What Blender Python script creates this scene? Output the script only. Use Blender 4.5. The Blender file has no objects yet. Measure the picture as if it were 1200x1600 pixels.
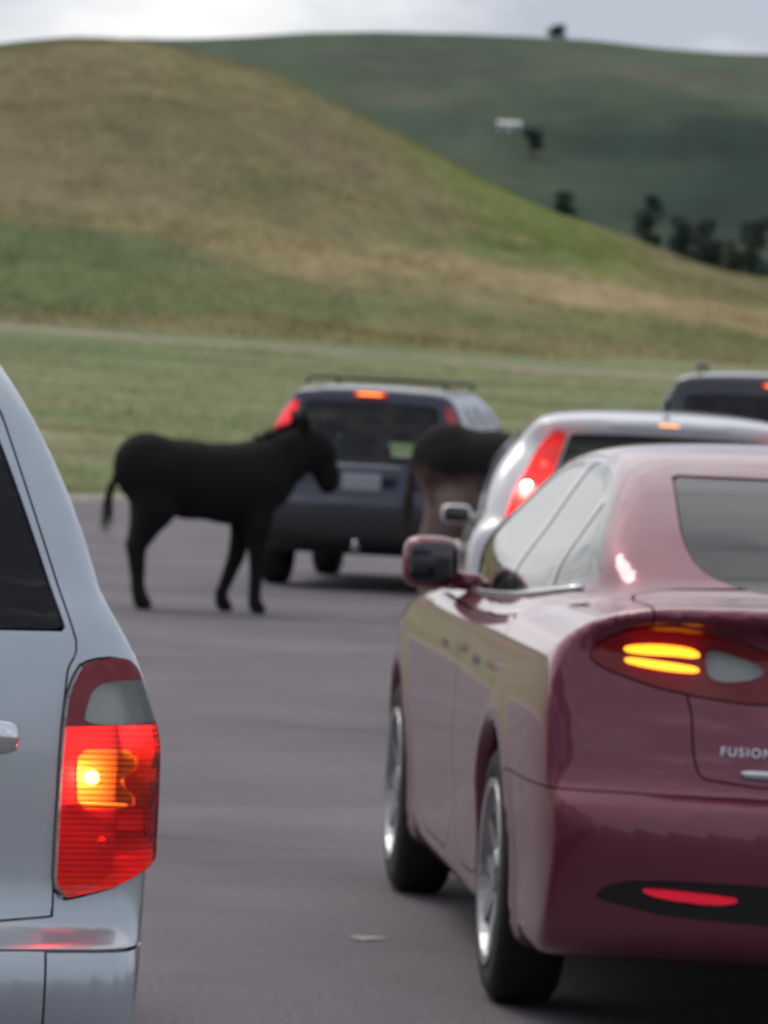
import bpy, math, random
import numpy as np
from mathutils import Matrix, Vector
random.seed(7); RNG = np.random.default_rng(11)
scene = bpy.context.scene
col = scene.collection
rad = math.radians

# ------------------------------------------------------------------ camera
CAM_H, FPX, ROLL = 1.55, 8000.0, rad(3.0)
PITCH = math.atan(180.0 / FPX)
cam_d = bpy.data.cameras.new('camera'); cam = bpy.data.objects.new('camera', cam_d); col.objects.link(cam)
cam_d.sensor_fit = 'VERTICAL'; cam_d.sensor_height = 36.0; cam_d.sensor_width = 27.0
cam_d.lens = FPX / 1600 * 36.0; cam_d.clip_start = 0.2; cam_d.clip_end = 9000
cam.matrix_world = Matrix.Translation((0, 0, CAM_H)) @ (Matrix.Rotation(math.pi / 2 - PITCH, 4, 'X') @ Matrix.Rotation(ROLL, 4, 'Z'))
cam_d.dof.use_dof = True; cam_d.dof.focus_distance = 6.5; cam_d.dof.aperture_fstop = 14.0
scene.camera = cam

# ------------------------------------------------------------------ sky
SUN_EL, SUN_AZ = rad(52), rad(-40)          # azimuth from +Y (ahead), negative = to the left
world = bpy.data.worlds.new('World'); scene.world = world; world.use_nodes = True
wn, wl = world.node_tree.nodes, world.node_tree.links
bg = wn['Background']
sky = wn.new('ShaderNodeTexSky'); sky.sky_type = 'NISHITA'; sky.sun_disc = False
sky.sun_elevation = SUN_EL; sky.sun_rotation = SUN_AZ; sky.dust_density = 2.0; sky.ozone_density = 2.0
tc = wn.new('ShaderNodeTexCoord')
mp = wn.new('ShaderNodeMapping'); mp.inputs['Scale'].default_value = (1, 1, 2.2); mp.inputs['Location'].default_value = (1.34, 0.88, 2.73)
wl.new(tc.outputs['Generated'], mp.inputs[0])
n1 = wn.new('ShaderNodeTexNoise'); n1.inputs['Scale'].default_value = 8.0; n1.inputs['Detail'].default_value = 7; n1.inputs['Roughness'].default_value = 0.55
wl.new(mp.outputs[0], n1.inputs['Vector'])
r1 = wn.new('ShaderNodeValToRGB')
r1.color_ramp.elements[0].position = 0.48; r1.color_ramp.elements[0].color = (0.36, 0.387, 0.455, 1)
r1.color_ramp.elements[1].position = 0.72; r1.color_ramp.elements[1].color = (0.78, 0.78, 0.78, 1)
# the cloud layer is thinner and brighter around the hidden sun
nv = wn.new('ShaderNodeVectorMath'); nv.operation = 'NORMALIZE'; wl.new(tc.outputs['Generated'], nv.inputs[0])
dt_ = wn.new('ShaderNodeVectorMath'); dt_.operation = 'DOT_PRODUCT'; wl.new(nv.outputs[0], dt_.inputs[0])
dt_.inputs[1].default_value = (math.sin(SUN_AZ) * math.cos(SUN_EL), math.cos(SUN_AZ) * math.cos(SUN_EL), math.sin(SUN_EL))
gl_ = wn.new('ShaderNodeMapRange'); gl_.interpolation_type = 'SMOOTHSTEP'; gl_.inputs[1].default_value = math.cos(rad(61)); gl_.inputs[2].default_value = math.cos(rad(48)); gl_.inputs[3].default_value = 0.0; gl_.inputs[4].default_value = 0.20
wl.new(dt_.outputs['Value'], gl_.inputs[0])
ad_ = wn.new('ShaderNodeMath'); ad_.operation = 'ADD'; wl.new(n1.outputs['Fac'], ad_.inputs[0]); wl.new(gl_.outputs[0], ad_.inputs[1]); wl.new(ad_.outputs[0], r1.inputs[0])
vm = wn.new('ShaderNodeVectorMath'); vm.operation = 'SCALE'; vm.inputs['Scale'].default_value = 0.07
wl.new(sky.outputs[0], vm.inputs[0])
mx = wn.new('ShaderNodeMix'); mx.data_type = 'RGBA'; mx.inputs['Factor'].default_value = 0.86
wl.new(vm.outputs[0], mx.inputs[6]); wl.new(r1.outputs[0], mx.inputs[7])
wl.new(mx.outputs[2], bg.inputs[0]); bg.inputs[1].default_value = 0.85

# ------------------------------------------------------------------ sun (overcast: wide and weak)
sd_ = bpy.data.lights.new('sun', 'SUN'); sd_.energy = 0.6; sd_.angle = rad(24); sd_.color = (1, 0.94, 0.86)
sun = bpy.data.objects.new('sun', sd_); col.objects.link(sun)
sdir = Vector((math.sin(SUN_AZ) * math.cos(SUN_EL), math.cos(SUN_AZ) * math.cos(SUN_EL), math.sin(SUN_EL)))
sun.rotation_euler = sdir.to_track_quat('Z', 'Y').to_euler(); sun.location = (-20, 20, 30)
vs = scene.view_settings
vs.view_transform = 'Standard'; vs.look = 'None'; vs.gamma = 1; vs.use_curve_mapping = False; vs.exposure = 0.76

# ------------------------------------------------------------------ helpers: tags, materials
def tag(o, label=None, cat=None, group=None, kind=None):
    if label: o['label'] = label
    if cat: o['category'] = cat
    if group: o['group'] = group
    if kind: o['kind'] = kind
    return o
def empty(name, loc, rz=0.0, sc=1.0):
    o = bpy.data.objects.new(name, None); col.objects.link(o); o.location = loc; o.rotation_euler = (0, 0, rz); o.scale = (sc,) * 3
    o.empty_display_size = 0.2
    return o
def mesh_obj(name, V, F, mat, parent=None, smooth=False, normals=None):
    me = bpy.data.meshes.new(name)
    V = np.asarray(V, float)
    if isinstance(F, np.ndarray):
        n, k = F.shape
        me.vertices.add(len(V)); me.vertices.foreach_set('co', V.ravel())
        me.loops.add(n * k); me.loops.foreach_set('vertex_index', F.astype(np.int32).ravel())
        me.polygons.add(n); me.polygons.foreach_set('loop_start', np.arange(0, n * k, k, dtype=np.int32))
        me.update(calc_edges=True); me.validate()
    else:
        me.from_pydata([tuple(v) for v in V], [], F); me.update()
    if smooth or normals is not None:
        me.polygons.foreach_set('use_smooth', np.ones(len(me.polygons), bool))
    if normals is not None:
        me.normals_split_custom_set_from_vertices([tuple(n) for n in normals])
    if mat: me.materials.append(mat)
    o = bpy.data.objects.new(name, me); col.objects.link(o)
    if parent: o.parent = parent
    return o
MATS = {}
def principled(name, base, rough=0.5, metal=0.0, coat=0.0, spec=0.5, emit=None, estr=0.0, alpha=1.0):
    m = bpy.data.materials.new(name); m.use_nodes = True
    p = m.node_tree.nodes['Principled BSDF']
    p.inputs['Base Color'].default_value = (*base, 1); p.inputs['Roughness'].default_value = rough
    p.inputs['Metallic'].default_value = metal; p.inputs['Coat Weight'].default_value = coat
    p.inputs['Coat Roughness'].default_value = 0.04; p.inputs['Specular IOR Level'].default_value = spec
    if emit: p.inputs['Emission Color'].default_value = (*emit, 1); p.inputs['Emission Strength'].default_value = estr
    MATS[name] = m
    return m
def noise_col(m, colors, scale, detail=6, coord='Object', rough=0.55, dist=0.0, vscale=(1, 1, 1), bump=0.0, bscale=None, bdist=0.02):
    nt = m.node_tree; p = nt.nodes['Principled BSDF']
    t = nt.nodes.new('ShaderNodeTexCoord'); mpn = nt.nodes.new('ShaderNodeMapping'); mpn.inputs['Scale'].default_value = vscale
    nt.links.new(t.outputs[coord], mpn.inputs[0])
    n = nt.nodes.new('ShaderNodeTexNoise'); n.inputs['Scale'].default_value = scale; n.inputs['Detail'].default_value = detail
    n.inputs['Roughness'].default_value = rough; n.inputs['Distortion'].default_value = dist
    nt.links.new(mpn.outputs[0], n.inputs['Vector'])
    r = nt.nodes.new('ShaderNodeValToRGB'); el = r.color_ramp.elements
    while len(el) < len(colors): el.new(0.5)
    for e, (pos, c) in zip(el, colors): e.position = pos; e.color = (*c, 1)
    nt.links.new(n.outputs['Fac'], r.inputs[0]); nt.links.new(r.outputs[0], p.inputs['Base Color'])
    if bump:
        n2 = nt.nodes.new('ShaderNodeTexNoise'); n2.inputs['Scale'].default_value = bscale or scale * 4; n2.inputs['Detail'].default_value = 5
        nt.links.new(t.outputs[coord], n2.inputs['Vector'])
        b = nt.nodes.new('ShaderNodeBump'); b.inputs['Strength'].default_value = bump; b.inputs['Distance'].default_value = bdist
        nt.links.new(n2.outputs['Fac'], b.inputs['Height']); nt.links.new(b.outputs[0], p.inputs['Normal'])
    return m, r, p
def paint(name, base, metal=0.35, rough=0.38, dust=(0.30, 0.27, 0.25)):
    """car paint under clear coat with a thin uneven film of road dust, heavier low down"""
    m = principled(name, base, rough, metal, coat=1.0)
    nt = m.node_tree; p = nt.nodes['Principled BSDF']
    t = nt.nodes.new('ShaderNodeTexCoord')
    n = nt.nodes.new('ShaderNodeTexNoise'); n.inputs['Scale'].default_value = 3.0; n.inputs['Detail'].default_value = 8; n.inputs['Roughness'].default_value = 0.65
    nt.links.new(t.outputs['Object'], n.inputs['Vector'])
    sx = nt.nodes.new('ShaderNodeSeparateXYZ'); nt.links.new(t.outputs['Object'], sx.inputs[0])
    mr = nt.nodes.new('ShaderNodeMapRange'); mr.inputs[1].default_value = 0.2; mr.inputs[2].default_value = 0.9; mr.inputs[3].default_value = 0.26; mr.inputs[4].default_value = 0.03
    nt.links.new(sx.outputs[2], mr.inputs[0])
    mu = nt.nodes.new('ShaderNodeMath'); mu.operation = 'MULTIPLY'; nt.links.new(n.outputs['Fac'], mu.inputs[0]); nt.links.new(mr.outputs[0], mu.inputs[1])
    mixc = nt.nodes.new('ShaderNodeMix'); mixc.data_type = 'RGBA'
    mixc.inputs[6].default_value = (*base, 1); mixc.inputs[7].default_value = (*dust, 1)
    nt.links.new(mu.outputs[0], mixc.inputs['Factor']); nt.links.new(mixc.outputs[2], p.inputs['Base Color'])
    ra = nt.nodes.new('ShaderNodeMapRange'); ra.inputs[3].default_value = 0.02; ra.inputs[4].default_value = 0.25
    nt.links.new(mu.outputs[0], ra.inputs[0]); nt.links.new(ra.outputs[0], p.inputs['Coat Roughness'])
    return m
def glass(name, tint, refl=1.0, rough=0.03):
    m = bpy.data.materials.new(name); m.use_nodes = True; nt = m.node_tree; nt.nodes.remove(nt.nodes['Principled BSDF'])
    out = nt.nodes['Material Output']; tr = nt.nodes.new('ShaderNodeBsdfTransparent'); tr.inputs[0].default_value = (*tint, 1)
    gl = nt.nodes.new('ShaderNodeBsdfGlossy'); gl.inputs['Roughness'].default_value = rough
    n = nt.nodes.new('ShaderNodeTexNoise'); n.inputs['Scale'].default_value = 5; t = nt.nodes.new('ShaderNodeTexCoord')
    nt.links.new(t.outputs['Object'], n.inputs['Vector'])
    mr = nt.nodes.new('ShaderNodeMapRange'); mr.inputs[3].default_value = rough * 0.5; mr.inputs[4].default_value = rough * 2
    nt.links.new(n.outputs['Fac'], mr.inputs[0]); nt.links.new(mr.outputs[0], gl.inputs['Roughness'])
    fr = nt.nodes.new('ShaderNodeFresnel'); fr.inputs[0].default_value = 1.5
    mu = nt.nodes.new('ShaderNodeMath'); mu.operation = 'MULTIPLY'; mu.use_clamp = True; mu.inputs[1].default_value = refl; nt.links.new(fr.outputs[0], mu.inputs[0])
    mx_ = nt.nodes.new('ShaderNodeMixShader'); nt.links.new(mu.outputs[0], mx_.inputs[0]); nt.links.new(tr.outputs[0], mx_.inputs[1]); nt.links.new(gl.outputs[0], mx_.inputs[2])
    nt.links.new(mx_.outputs[0], out.inputs[0]); MATS[name] = m
    return m

# ------------------------------------------------------------------ helpers: fields, surface nets, mesh splitting
def chaikin(P, it=2):
    P = np.asarray(P, float)
    for _ in range(it):
        Q = np.roll(P, -1, 0); P = np.stack([.75 * P + .25 * Q, .25 * P + .75 * Q], 1).reshape(-1, 2)
    return P
def poly_sd(P, X, Y):
    P = np.asarray(P, float); X = np.ravel(X).astype(float); Y = np.ravel(Y).astype(float)
    d = np.full(X.shape, 1e18); ins = np.zeros(X.shape, bool)
    for (ax, ay), (bx, by) in zip(P, np.roll(P, -1, 0)):
        ex, ey = bx - ax, by - ay; l2 = ex * ex + ey * ey
        if l2 < 1e-14: continue
        wx, wy = X - ax, Y - ay
        t = np.clip((wx * ex + wy * ey) / l2, 0, 1)
        d = np.minimum(d, (wx - ex * t) ** 2 + (wy - ey * t) ** 2)
        c = (ay > Y) != (by > Y)
        if by != ay: ins ^= c & (X < ex * (Y - ay) / (by - ay) + ax)
    return np.where(ins, -1, 1) * np.sqrt(d)
class Grid2:
    """blurred signed distance of a polygon, sampled bilinearly"""
    def __init__(s, P, blur=1, it=2, res=0.016, pad=0.35):
        P = chaikin(P, it) if it else np.asarray(P, float)
        s.lo = P.min(0) - pad; s.h = res; hi = P.max(0) + pad; s.n = np.ceil((hi - s.lo) / res).astype(int) + 1
        gx = s.lo[0] + np.arange(s.n[0]) * res; gy = s.lo[1] + np.arange(s.n[1]) * res
        A, B = np.meshgrid(gx, gy, indexing='ij'); D = poly_sd(P, A, B).reshape(A.shape)
        for _ in range(blur):
            for ax in (0, 1):
                E = np.pad(D, [(1, 1) if i == ax else (0, 0) for i in (0, 1)], mode='edge')
                D = (E[:-2] + 2 * E[1:-1] + E[2:]) / 4 if ax == 0 else (E[:, :-2] + 2 * E[:, 1:-1] + E[:, 2:]) / 4
        s.D = D
    def __call__(s, X, Y):
        u = np.clip((X - s.lo[0]) / s.h, 0, s.n[0] - 1.001); v = np.clip((Y - s.lo[1]) / s.h, 0, s.n[1] - 1.001)
        i = u.astype(int); j = v.astype(int); u = u - i; v = v - j; D = s.D
        return (D[i, j] * (1 - u) + D[i + 1, j] * u) * (1 - v) + (D[i, j + 1] * (1 - u) + D[i + 1, j + 1] * u) * v
def smax(a, b, k):
    h = np.maximum(k - np.abs(a - b), 0) / k
    return np.maximum(a, b) + h * h * k * .25
def smin(a, b, k): return -smax(-a, -b, k)
def surface_nets(fn, lo, hi, h, proj=4):
    lo = np.asarray(lo, float); n = np.ceil((np.asarray(hi) - lo) / h).astype(int) + 1
    ax = [lo[i] + np.arange(n[i]) * h for i in range(3)]
    F = fn(*[g.ravel() for g in np.meshgrid(*ax, indexing='ij')]).reshape(n)
    neg = F < 0
    c = [neg[i:n[0] - 1 + i, j:n[1] - 1 + j, k:n[2] - 1 + k] for i in (0, 1) for j in (0, 1) for k in (0, 1)]
    s = sum(x.astype(np.int8) for x in c); mask = (s > 0) & (s < 8)
    idx = np.full(mask.shape, -1, np.int64); I = np.argwhere(mask); idx[mask] = np.arange(len(I))
    acc = np.zeros((len(I), 3)); cnt = np.zeros(len(I))
    for a in range(3):
        b, d = [q for q in range(3) if q != a]
        for ob in (0, 1):
            for od in (0, 1):
                p0 = I.copy(); p0[:, b] += ob; p0[:, d] += od; p1 = p0.copy(); p1[:, a] += 1
                f0 = F[tuple(p0.T)]; f1 = F[tuple(p1.T)]; m = (f0 < 0) != (f1 < 0)
                t = np.where(m, f0 / np.where(f0 == f1, 1, f0 - f1), 0); q = p0.astype(float); q[:, a] += t
                acc[m] += q[m]; cnt[m] += 1
    V = lo + acc / cnt[:, None] * h
    Q = []
    for a in range(3):
        b, d = (a + 1) % 3, (a + 2) % 3
        sl0 = [slice(1, None)] * 3; sl1 = [slice(1, None)] * 3
        A = np.moveaxis(neg, [a, b, d], [0, 1, 2])
        ch = np.argwhere(A[:-1, 1:-1, 1:-1] != A[1:, 1:-1, 1:-1]); ch[:, 1:] += 1
        J = np.moveaxis(idx, [a, b, d], [0, 1, 2])
        q = np.stack([J[ch[:, 0], ch[:, 1] - 1, ch[:, 2] - 1], J[ch[:, 0], ch[:, 1], ch[:, 2] - 1], J[ch[:, 0], ch[:, 1], ch[:, 2]], J[ch[:, 0], ch[:, 1] - 1, ch[:, 2]]], 1)
        fl = ~A[ch[:, 0], ch[:, 1], ch[:, 2]]
        q[fl] = q[fl][:, ::-1]; Q.append(q)
    Q = np.concatenate(Q); Q = Q[(Q >= 0).all(1)]
    e = h * .4
    for _ in range(proj):
        f = fn(*V.T)
        g = np.stack([(fn(*(V + np.eye(3)[i] * e).T) - fn(*(V - np.eye(3)[i] * e).T)) / (2 * e) for i in range(3)], 1)
        g2 = np.maximum((g * g).sum(1), .05)
        V = V - np.clip((f / g2)[:, None] * g, -h, h) * .8
    T = np.concatenate([Q[:, [0, 1, 2]], Q[:, [0, 2, 3]]])
    return V, T
def vnormals(V, T, smooth=2):
    fn = np.cross(V[T[:, 1]] - V[T[:, 0]], V[T[:, 2]] - V[T[:, 0]]); N = np.zeros_like(V)
    for i in range(3): np.add.at(N, T[:, i], fn)
    N /= np.maximum(np.linalg.norm(N, axis=1), 1e-12)[:, None]
    for _ in range(smooth):
        A = N * 2
        for i in range(3):
            for j in range(3):
                if i != j: np.add.at(A, T[:, i], N[T[:, j]] * .5)
        N = A / np.maximum(np.linalg.norm(A, axis=1), 1e-12)[:, None]
    return N
def compact(V, N, T):
    u, inv = np.unique(T.ravel(), return_inverse=True)
    return V[u], N[u], inv.reshape(-1, 3)
def split(M, f):
    """split a triangle mesh along f = 0 -> (inside f<0, outside)"""
    V, N, T = M
    f = np.where(np.abs(f) < 1e-6, 1e-6, f); s = f < 0; c = s[T].sum(1)
    ins, outs = [T[c == 3]], [T[c == 0]]
    newV, newN = [V], [N]; 
    mixT = T[(c == 1) | (c == 2)]
    if len(mixT):
        cm = s[mixT].sum(1); odd = np.where((cm == 1)[:, None], s[mixT], ~s[mixT]).argmax(1)
        R = mixT[np.arange(len(mixT))[:, None], (odd[:, None] + np.arange(3)) % 3]
        E = np.concatenate([R[:, [0, 1]], R[:, [0, 2]]]); Es = np.sort(E, 1)
        ue, inv = np.unique(Es, axis=0, return_inverse=True); inv = inv.ravel()
        f0, f1 = f[ue[:, 0]], f[ue[:, 1]]; t = (f0 / (f0 - f1))[:, None]
        newV.append(V[ue[:, 0]] * (1 - t) + V[ue[:, 1]] * t); nn = N[ue[:, 0]] * (1 - t) + N[ue[:, 1]] * t
        newN.append(nn / np.maximum(np.linalg.norm(nn, axis=1), 1e-9)[:, None])
        a = len(V) + inv[:len(R)]; b = len(V) + inv[len(R):]
        tip = np.stack([R[:, 0], a, b], 1); q1 = np.stack([a, R[:, 1], R[:, 2]], 1); q2 = np.stack([a, R[:, 2], b], 1)
        o = cm == 1
        ins += [tip[o], q1[~o], q2[~o]]; outs += [tip[~o], q1[o], q2[o]]
    V2 = np.concatenate(newV); N2 = np.concatenate(newN)
    return compact(V2, N2, np.concatenate(ins)), compact(V2, N2, np.concatenate(outs))
def refine(M, times=1):
    """split every triangle in four, so that small pieces can be cut cleanly"""
    for _ in range(times):
        V, N, T = M
        if len(T) == 0: return M
        E = np.sort(np.concatenate([T[:, [0, 1]], T[:, [1, 2]], T[:, [2, 0]]]), 1); u, inv = np.unique(E, axis=0, return_inverse=True); inv = inv.ravel() + len(V); m = len(T)
        n = N[u].sum(1); n /= np.maximum(np.linalg.norm(n, axis=1), 1e-9)[:, None]
        a, b, c = inv[:m], inv[m:2 * m], inv[2 * m:]
        M = (np.concatenate([V, V[u].mean(1)]), np.concatenate([N, n]), np.concatenate([np.stack(q, 1) for q in ((T[:, 0], a, c), (a, T[:, 1], b), (c, b, T[:, 2]), (a, b, c))]))
    return M
def shell(name, M, mat, parent, off=0.0, depth=0.015):
    """panel object: the surface pushed by off along its normal with its rim folded inwards"""
    V, N, T = M
    if len(T) == 0: return None
    V = V + N * off
    E = np.concatenate([T[:, [0, 1]], T[:, [1, 2]], T[:, [2, 0]]]); key = np.sort(E, 1)
    u, first, cnt = np.unique(key, axis=0, return_index=True, return_counts=True)
    B = E[first[cnt == 1]]
    n = len(V); F = T; VV = V; NN = N
    if depth and len(B):
        bv, inv = np.unique(B.ravel(), return_inverse=True); inv = inv.reshape(-1, 2)
        o = V[bv]; i_ = V[bv] - N[bv] * depth; k = len(bv)
        VV = np.concatenate([V, o, i_]); NN = np.concatenate([N, np.zeros((2 * k, 3))])
        a, b = n + inv[:, 0], n + inv[:, 1]
        F = np.concatenate([T, np.stack([b, a, a + k], 1), np.stack([b, a + k, b + k], 1)])
    return mesh_obj(name, VV, F, mat, parent, normals=NN)
def box(name, lo, hi, mat, parent, bev=0.0):
    lo = np.minimum(lo, hi).astype(float) if True else lo; hi2 = np.maximum(lo, hi)
    import bmesh
    bm = bmesh.new(); bmesh.ops.create_cube(bm, size=1)
    for v in bm.verts: v.co = Vector([lo[i] + (v.co[i] + .5) * (hi2[i] - lo[i]) for i in range(3)])
    if bev: bmesh.ops.bevel(bm, geom=list(bm.edges), offset=bev, segments=3, profile=.6, affect='EDGES')
    me = bpy.data.meshes.new(name); bm.to_mesh(me); bm.free(); me.materials.append(mat)
    if bev: me.polygons.foreach_set('use_smooth', np.ones(len(me.polygons), bool)); me.set_sharp_from_angle(angle=rad(40))
    o = bpy.data.objects.new(name, me); col.objects.link(o); o.parent = parent
    return o
def superell(name, c, r, e, mat, parent, rot=0.0, seg=24):
    u = np.linspace(-math.pi / 2, math.pi / 2, seg // 2 + 1); v = np.linspace(-math.pi, math.pi, seg, endpoint=False)
    pw = lambda a, p: np.sign(a) * np.abs(a) ** p
    U, W = np.meshgrid(u, v, indexing='ij')
    P = np.stack([pw(np.cos(U), e) * pw(np.cos(W), e) * r[0], pw(np.cos(U), e) * pw(np.sin(W), e) * r[1], pw(np.sin(U), e) * r[2]], -1).reshape(-1, 3)
    cr, sr = math.cos(rot), math.sin(rot)
    P = np.stack([P[:, 0] * cr - P[:, 1] * sr, P[:, 0] * sr + P[:, 1] * cr, P[:, 2]], 1) + np.asarray(c)
    F = [(i * seg + j, i * seg + (j + 1) % seg, (i + 1) * seg + (j + 1) % seg, (i + 1) * seg + j) for i in range(seg // 2) for j in range(seg)]
    return mesh_obj(name, P, np.array(F), mat, parent, smooth=True)
def tube(name, pts, r, mat, parent, seg=8):
    pts = np.asarray(pts, float); V = []; rr = np.broadcast_to(r, (len(pts),))
    for i, p in enumerate(pts):
        d = pts[min(i + 1, len(pts) - 1)] - pts[max(i - 1, 0)]; d /= np.linalg.norm(d)
        a = np.cross(d, (0, 0, 1) if abs(d[2]) < .9 else (1, 0, 0)); a /= np.linalg.norm(a); b = np.cross(d, a)
        for k in range(seg): t = 2 * math.pi * k / seg; V.append(p + rr[i] * (a * math.cos(t) + b * math.sin(t)))
    F = [(i * seg + j, i * seg + (j + 1) % seg, (i + 1) * seg + (j + 1) % seg, (i + 1) * seg + j) for i in range(len(pts) - 1) for j in range(seg)]
    F += [tuple(range(seg))[::-1], tuple(range((len(pts) - 1) * seg, len(pts) * seg))]
    return mesh_obj(name, V, F, mat, parent, smooth=True)
def ray(px, py):
    dx, dy = px - 600, py - 800; c, s = math.cos(ROLL), math.sin(ROLL)
    u, v = dx * c + dy * s, -dx * s + dy * c
    fw = Vector((0, math.cos(PITCH), -math.sin(PITCH))); up = Vector((0, math.sin(PITCH), math.cos(PITCH)))
    return fw + Vector((1, 0, 0)) * (u / FPX) - up * (v / FPX)
def at_y(px, py, Y):
    d = ray(px, py); t = Y / d.y
    return Vector((0, 0, CAM_H)) + d * t
def to_local(car, px, py, s):
    """photo point -> (x, z) on the plane s = const across the car"""
    loc, rz = car
    d = ray(px, py); h = Vector((-math.sin(rz), math.cos(rz), 0)); o = Vector((0, 0, CAM_H)) - Vector(loc)
    t = (s - o.dot(h)) / d.dot(h); p = o + d * t; r = Vector((math.cos(rz), math.sin(rz), 0))
    return (p.dot(r), p.z)

# ------------------------------------------------------------------ materials
asphalt = principled('worn_asphalt', (.1, .1, .1), .82, spec=.35)
_, rmp, pb = noise_col(asphalt, [(.3, (.100, .089, .101)), (.5, (.140, .125, .141)), (.7, (.178, .161, .176))], 0.5, 10, rough=.68, bump=.55, bscale=70, bdist=.012)
_nt = asphalt.node_tree; _t = _nt.nodes.new('ShaderNodeTexCoord')
_sp = _nt.nodes.new('ShaderNodeTexNoise'); _sp.inputs['Scale'].default_value = 55; _sp.inputs['Detail'].default_value = 3; _nt.links.new(_t.outputs['Object'], _sp.inputs['Vector'])
_m1 = _nt.nodes.new('ShaderNodeMapRange'); _m1.inputs[1].default_value = .32; _m1.inputs[2].default_value = .68; _m1.inputs[3].default_value = .70; _m1.inputs[4].default_value = 1.30; _nt.links.new(_sp.outputs['Fac'], _m1.inputs[0])
_wp = _nt.nodes.new('ShaderNodeTexNoise'); _wp.inputs['Scale'].default_value = .6; _wp.inputs['Detail'].default_value = 5; _nt.links.new(_t.outputs['Object'], _wp.inputs['Vector'])
_wa = _nt.nodes.new('ShaderNodeVectorMath'); _wa.operation = 'MULTIPLY_ADD'; _wa.inputs[1].default_value = (1.6, 1.6, 0); _nt.links.new(_wp.outputs['Color'], _wa.inputs[0]); _nt.links.new(_t.outputs['Object'], _wa.inputs[2])
_vo = _nt.nodes.new('ShaderNodeTexVoronoi'); _vo.feature = 'DISTANCE_TO_EDGE'; _vo.inputs['Scale'].default_value = .16; _nt.links.new(_wa.outputs[0], _vo.inputs['Vector'])
_m2 = _nt.nodes.new('ShaderNodeMapRange'); _m2.inputs[1].default_value = .002; _m2.inputs[2].default_value = .008; _m2.inputs[3].default_value = .74; _m2.inputs[4].default_value = 1.0; _nt.links.new(_vo.outputs['Distance'], _m2.inputs[0])
_mm = _nt.nodes.new('ShaderNodeMath'); _mm.operation = 'MULTIPLY'; _nt.links.new(_m1.outputs[0], _mm.inputs[0]); _nt.links.new(_m2.outputs[0], _mm.inputs[1])
_vs = _nt.nodes.new('ShaderNodeVectorMath'); _vs.operation = 'SCALE'; _nt.links.new(rmp.outputs[0], _vs.inputs[0]); _nt.links.new(_mm.outputs[0], _vs.inputs['Scale']); _nt.links.new(_vs.outputs[0], pb.inputs['Base Color'])
dirt = principled('dry_dirt', (.3, .25, .18), .95); noise_col(dirt, [(.3, (.20, .16, .11)), (.7, (.34, .28, .20))], 1.2, 8, bump=.5, bscale=20)
gravel = principled('pale_gravel', (.3, .27, .23), .95); noise_col(gravel, [(.3, (.16, .14, .12)), (.7, (.40, .36, .31))], 6, 8, bump=.6, bscale=40)
def grass_mat(name, big, bump=.5, var=(.80, 1.20)):
    """vegetation: the cover colour stored on the mesh, broken up by fine and medium noise"""
    m = principled(name, (.1, .1, .05), .95, spec=.12)
    nt = m.node_tree; p = nt.nodes['Principled BSDF']; t = nt.nodes.new('ShaderNodeTexCoord')
    at = nt.nodes.new('ShaderNodeAttribute'); at.attribute_name = 'cover'
    mp_ = nt.nodes.new('ShaderNodeMapping'); mp_.inputs['Scale'].default_value = (1, .25, .6); nt.links.new(t.outputs['Object'], mp_.inputs[0])
    b = nt.nodes.new('ShaderNodeTexNoise'); b.inputs['Scale'].default_value = big; b.inputs['Detail'].default_value = 8; b.inputs['Roughness'].default_value = .62; nt.links.new(mp_.outputs[0], b.inputs['Vector'])
    mr = nt.nodes.new('ShaderNodeMapRange'); mr.inputs[1].default_value = .3; mr.inputs[2].default_value = .7; mr.inputs[3].default_value = var[0]; mr.inputs[4].default_value = var[1]
    nt.links.new(b.outputs['Fac'], mr.inputs[0])
    mu = nt.nodes.new('ShaderNodeVectorMath'); mu.operation = 'SCALE'; nt.links.new(at.outputs['Color'], mu.inputs[0]); nt.links.new(mr.outputs[0], mu.inputs['Scale'])
    nt.links.new(mu.outputs[0], p.inputs['Base Color'])
    bp = nt.nodes.new('ShaderNodeBump'); bp.inputs['Strength'].default_value = bump; bp.inputs['Distance'].default_value = .12
    nt.links.new(b.outputs['Fac'], bp.inputs['Height']); nt.links.new(bp.outputs[0], p.inputs['Normal'])
    return m
field_m = grass_mat('field_grass', 1.6); hill_m = grass_mat('hill_grass', .55); far_m = grass_mat('far_hill_cover', .10)
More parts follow.
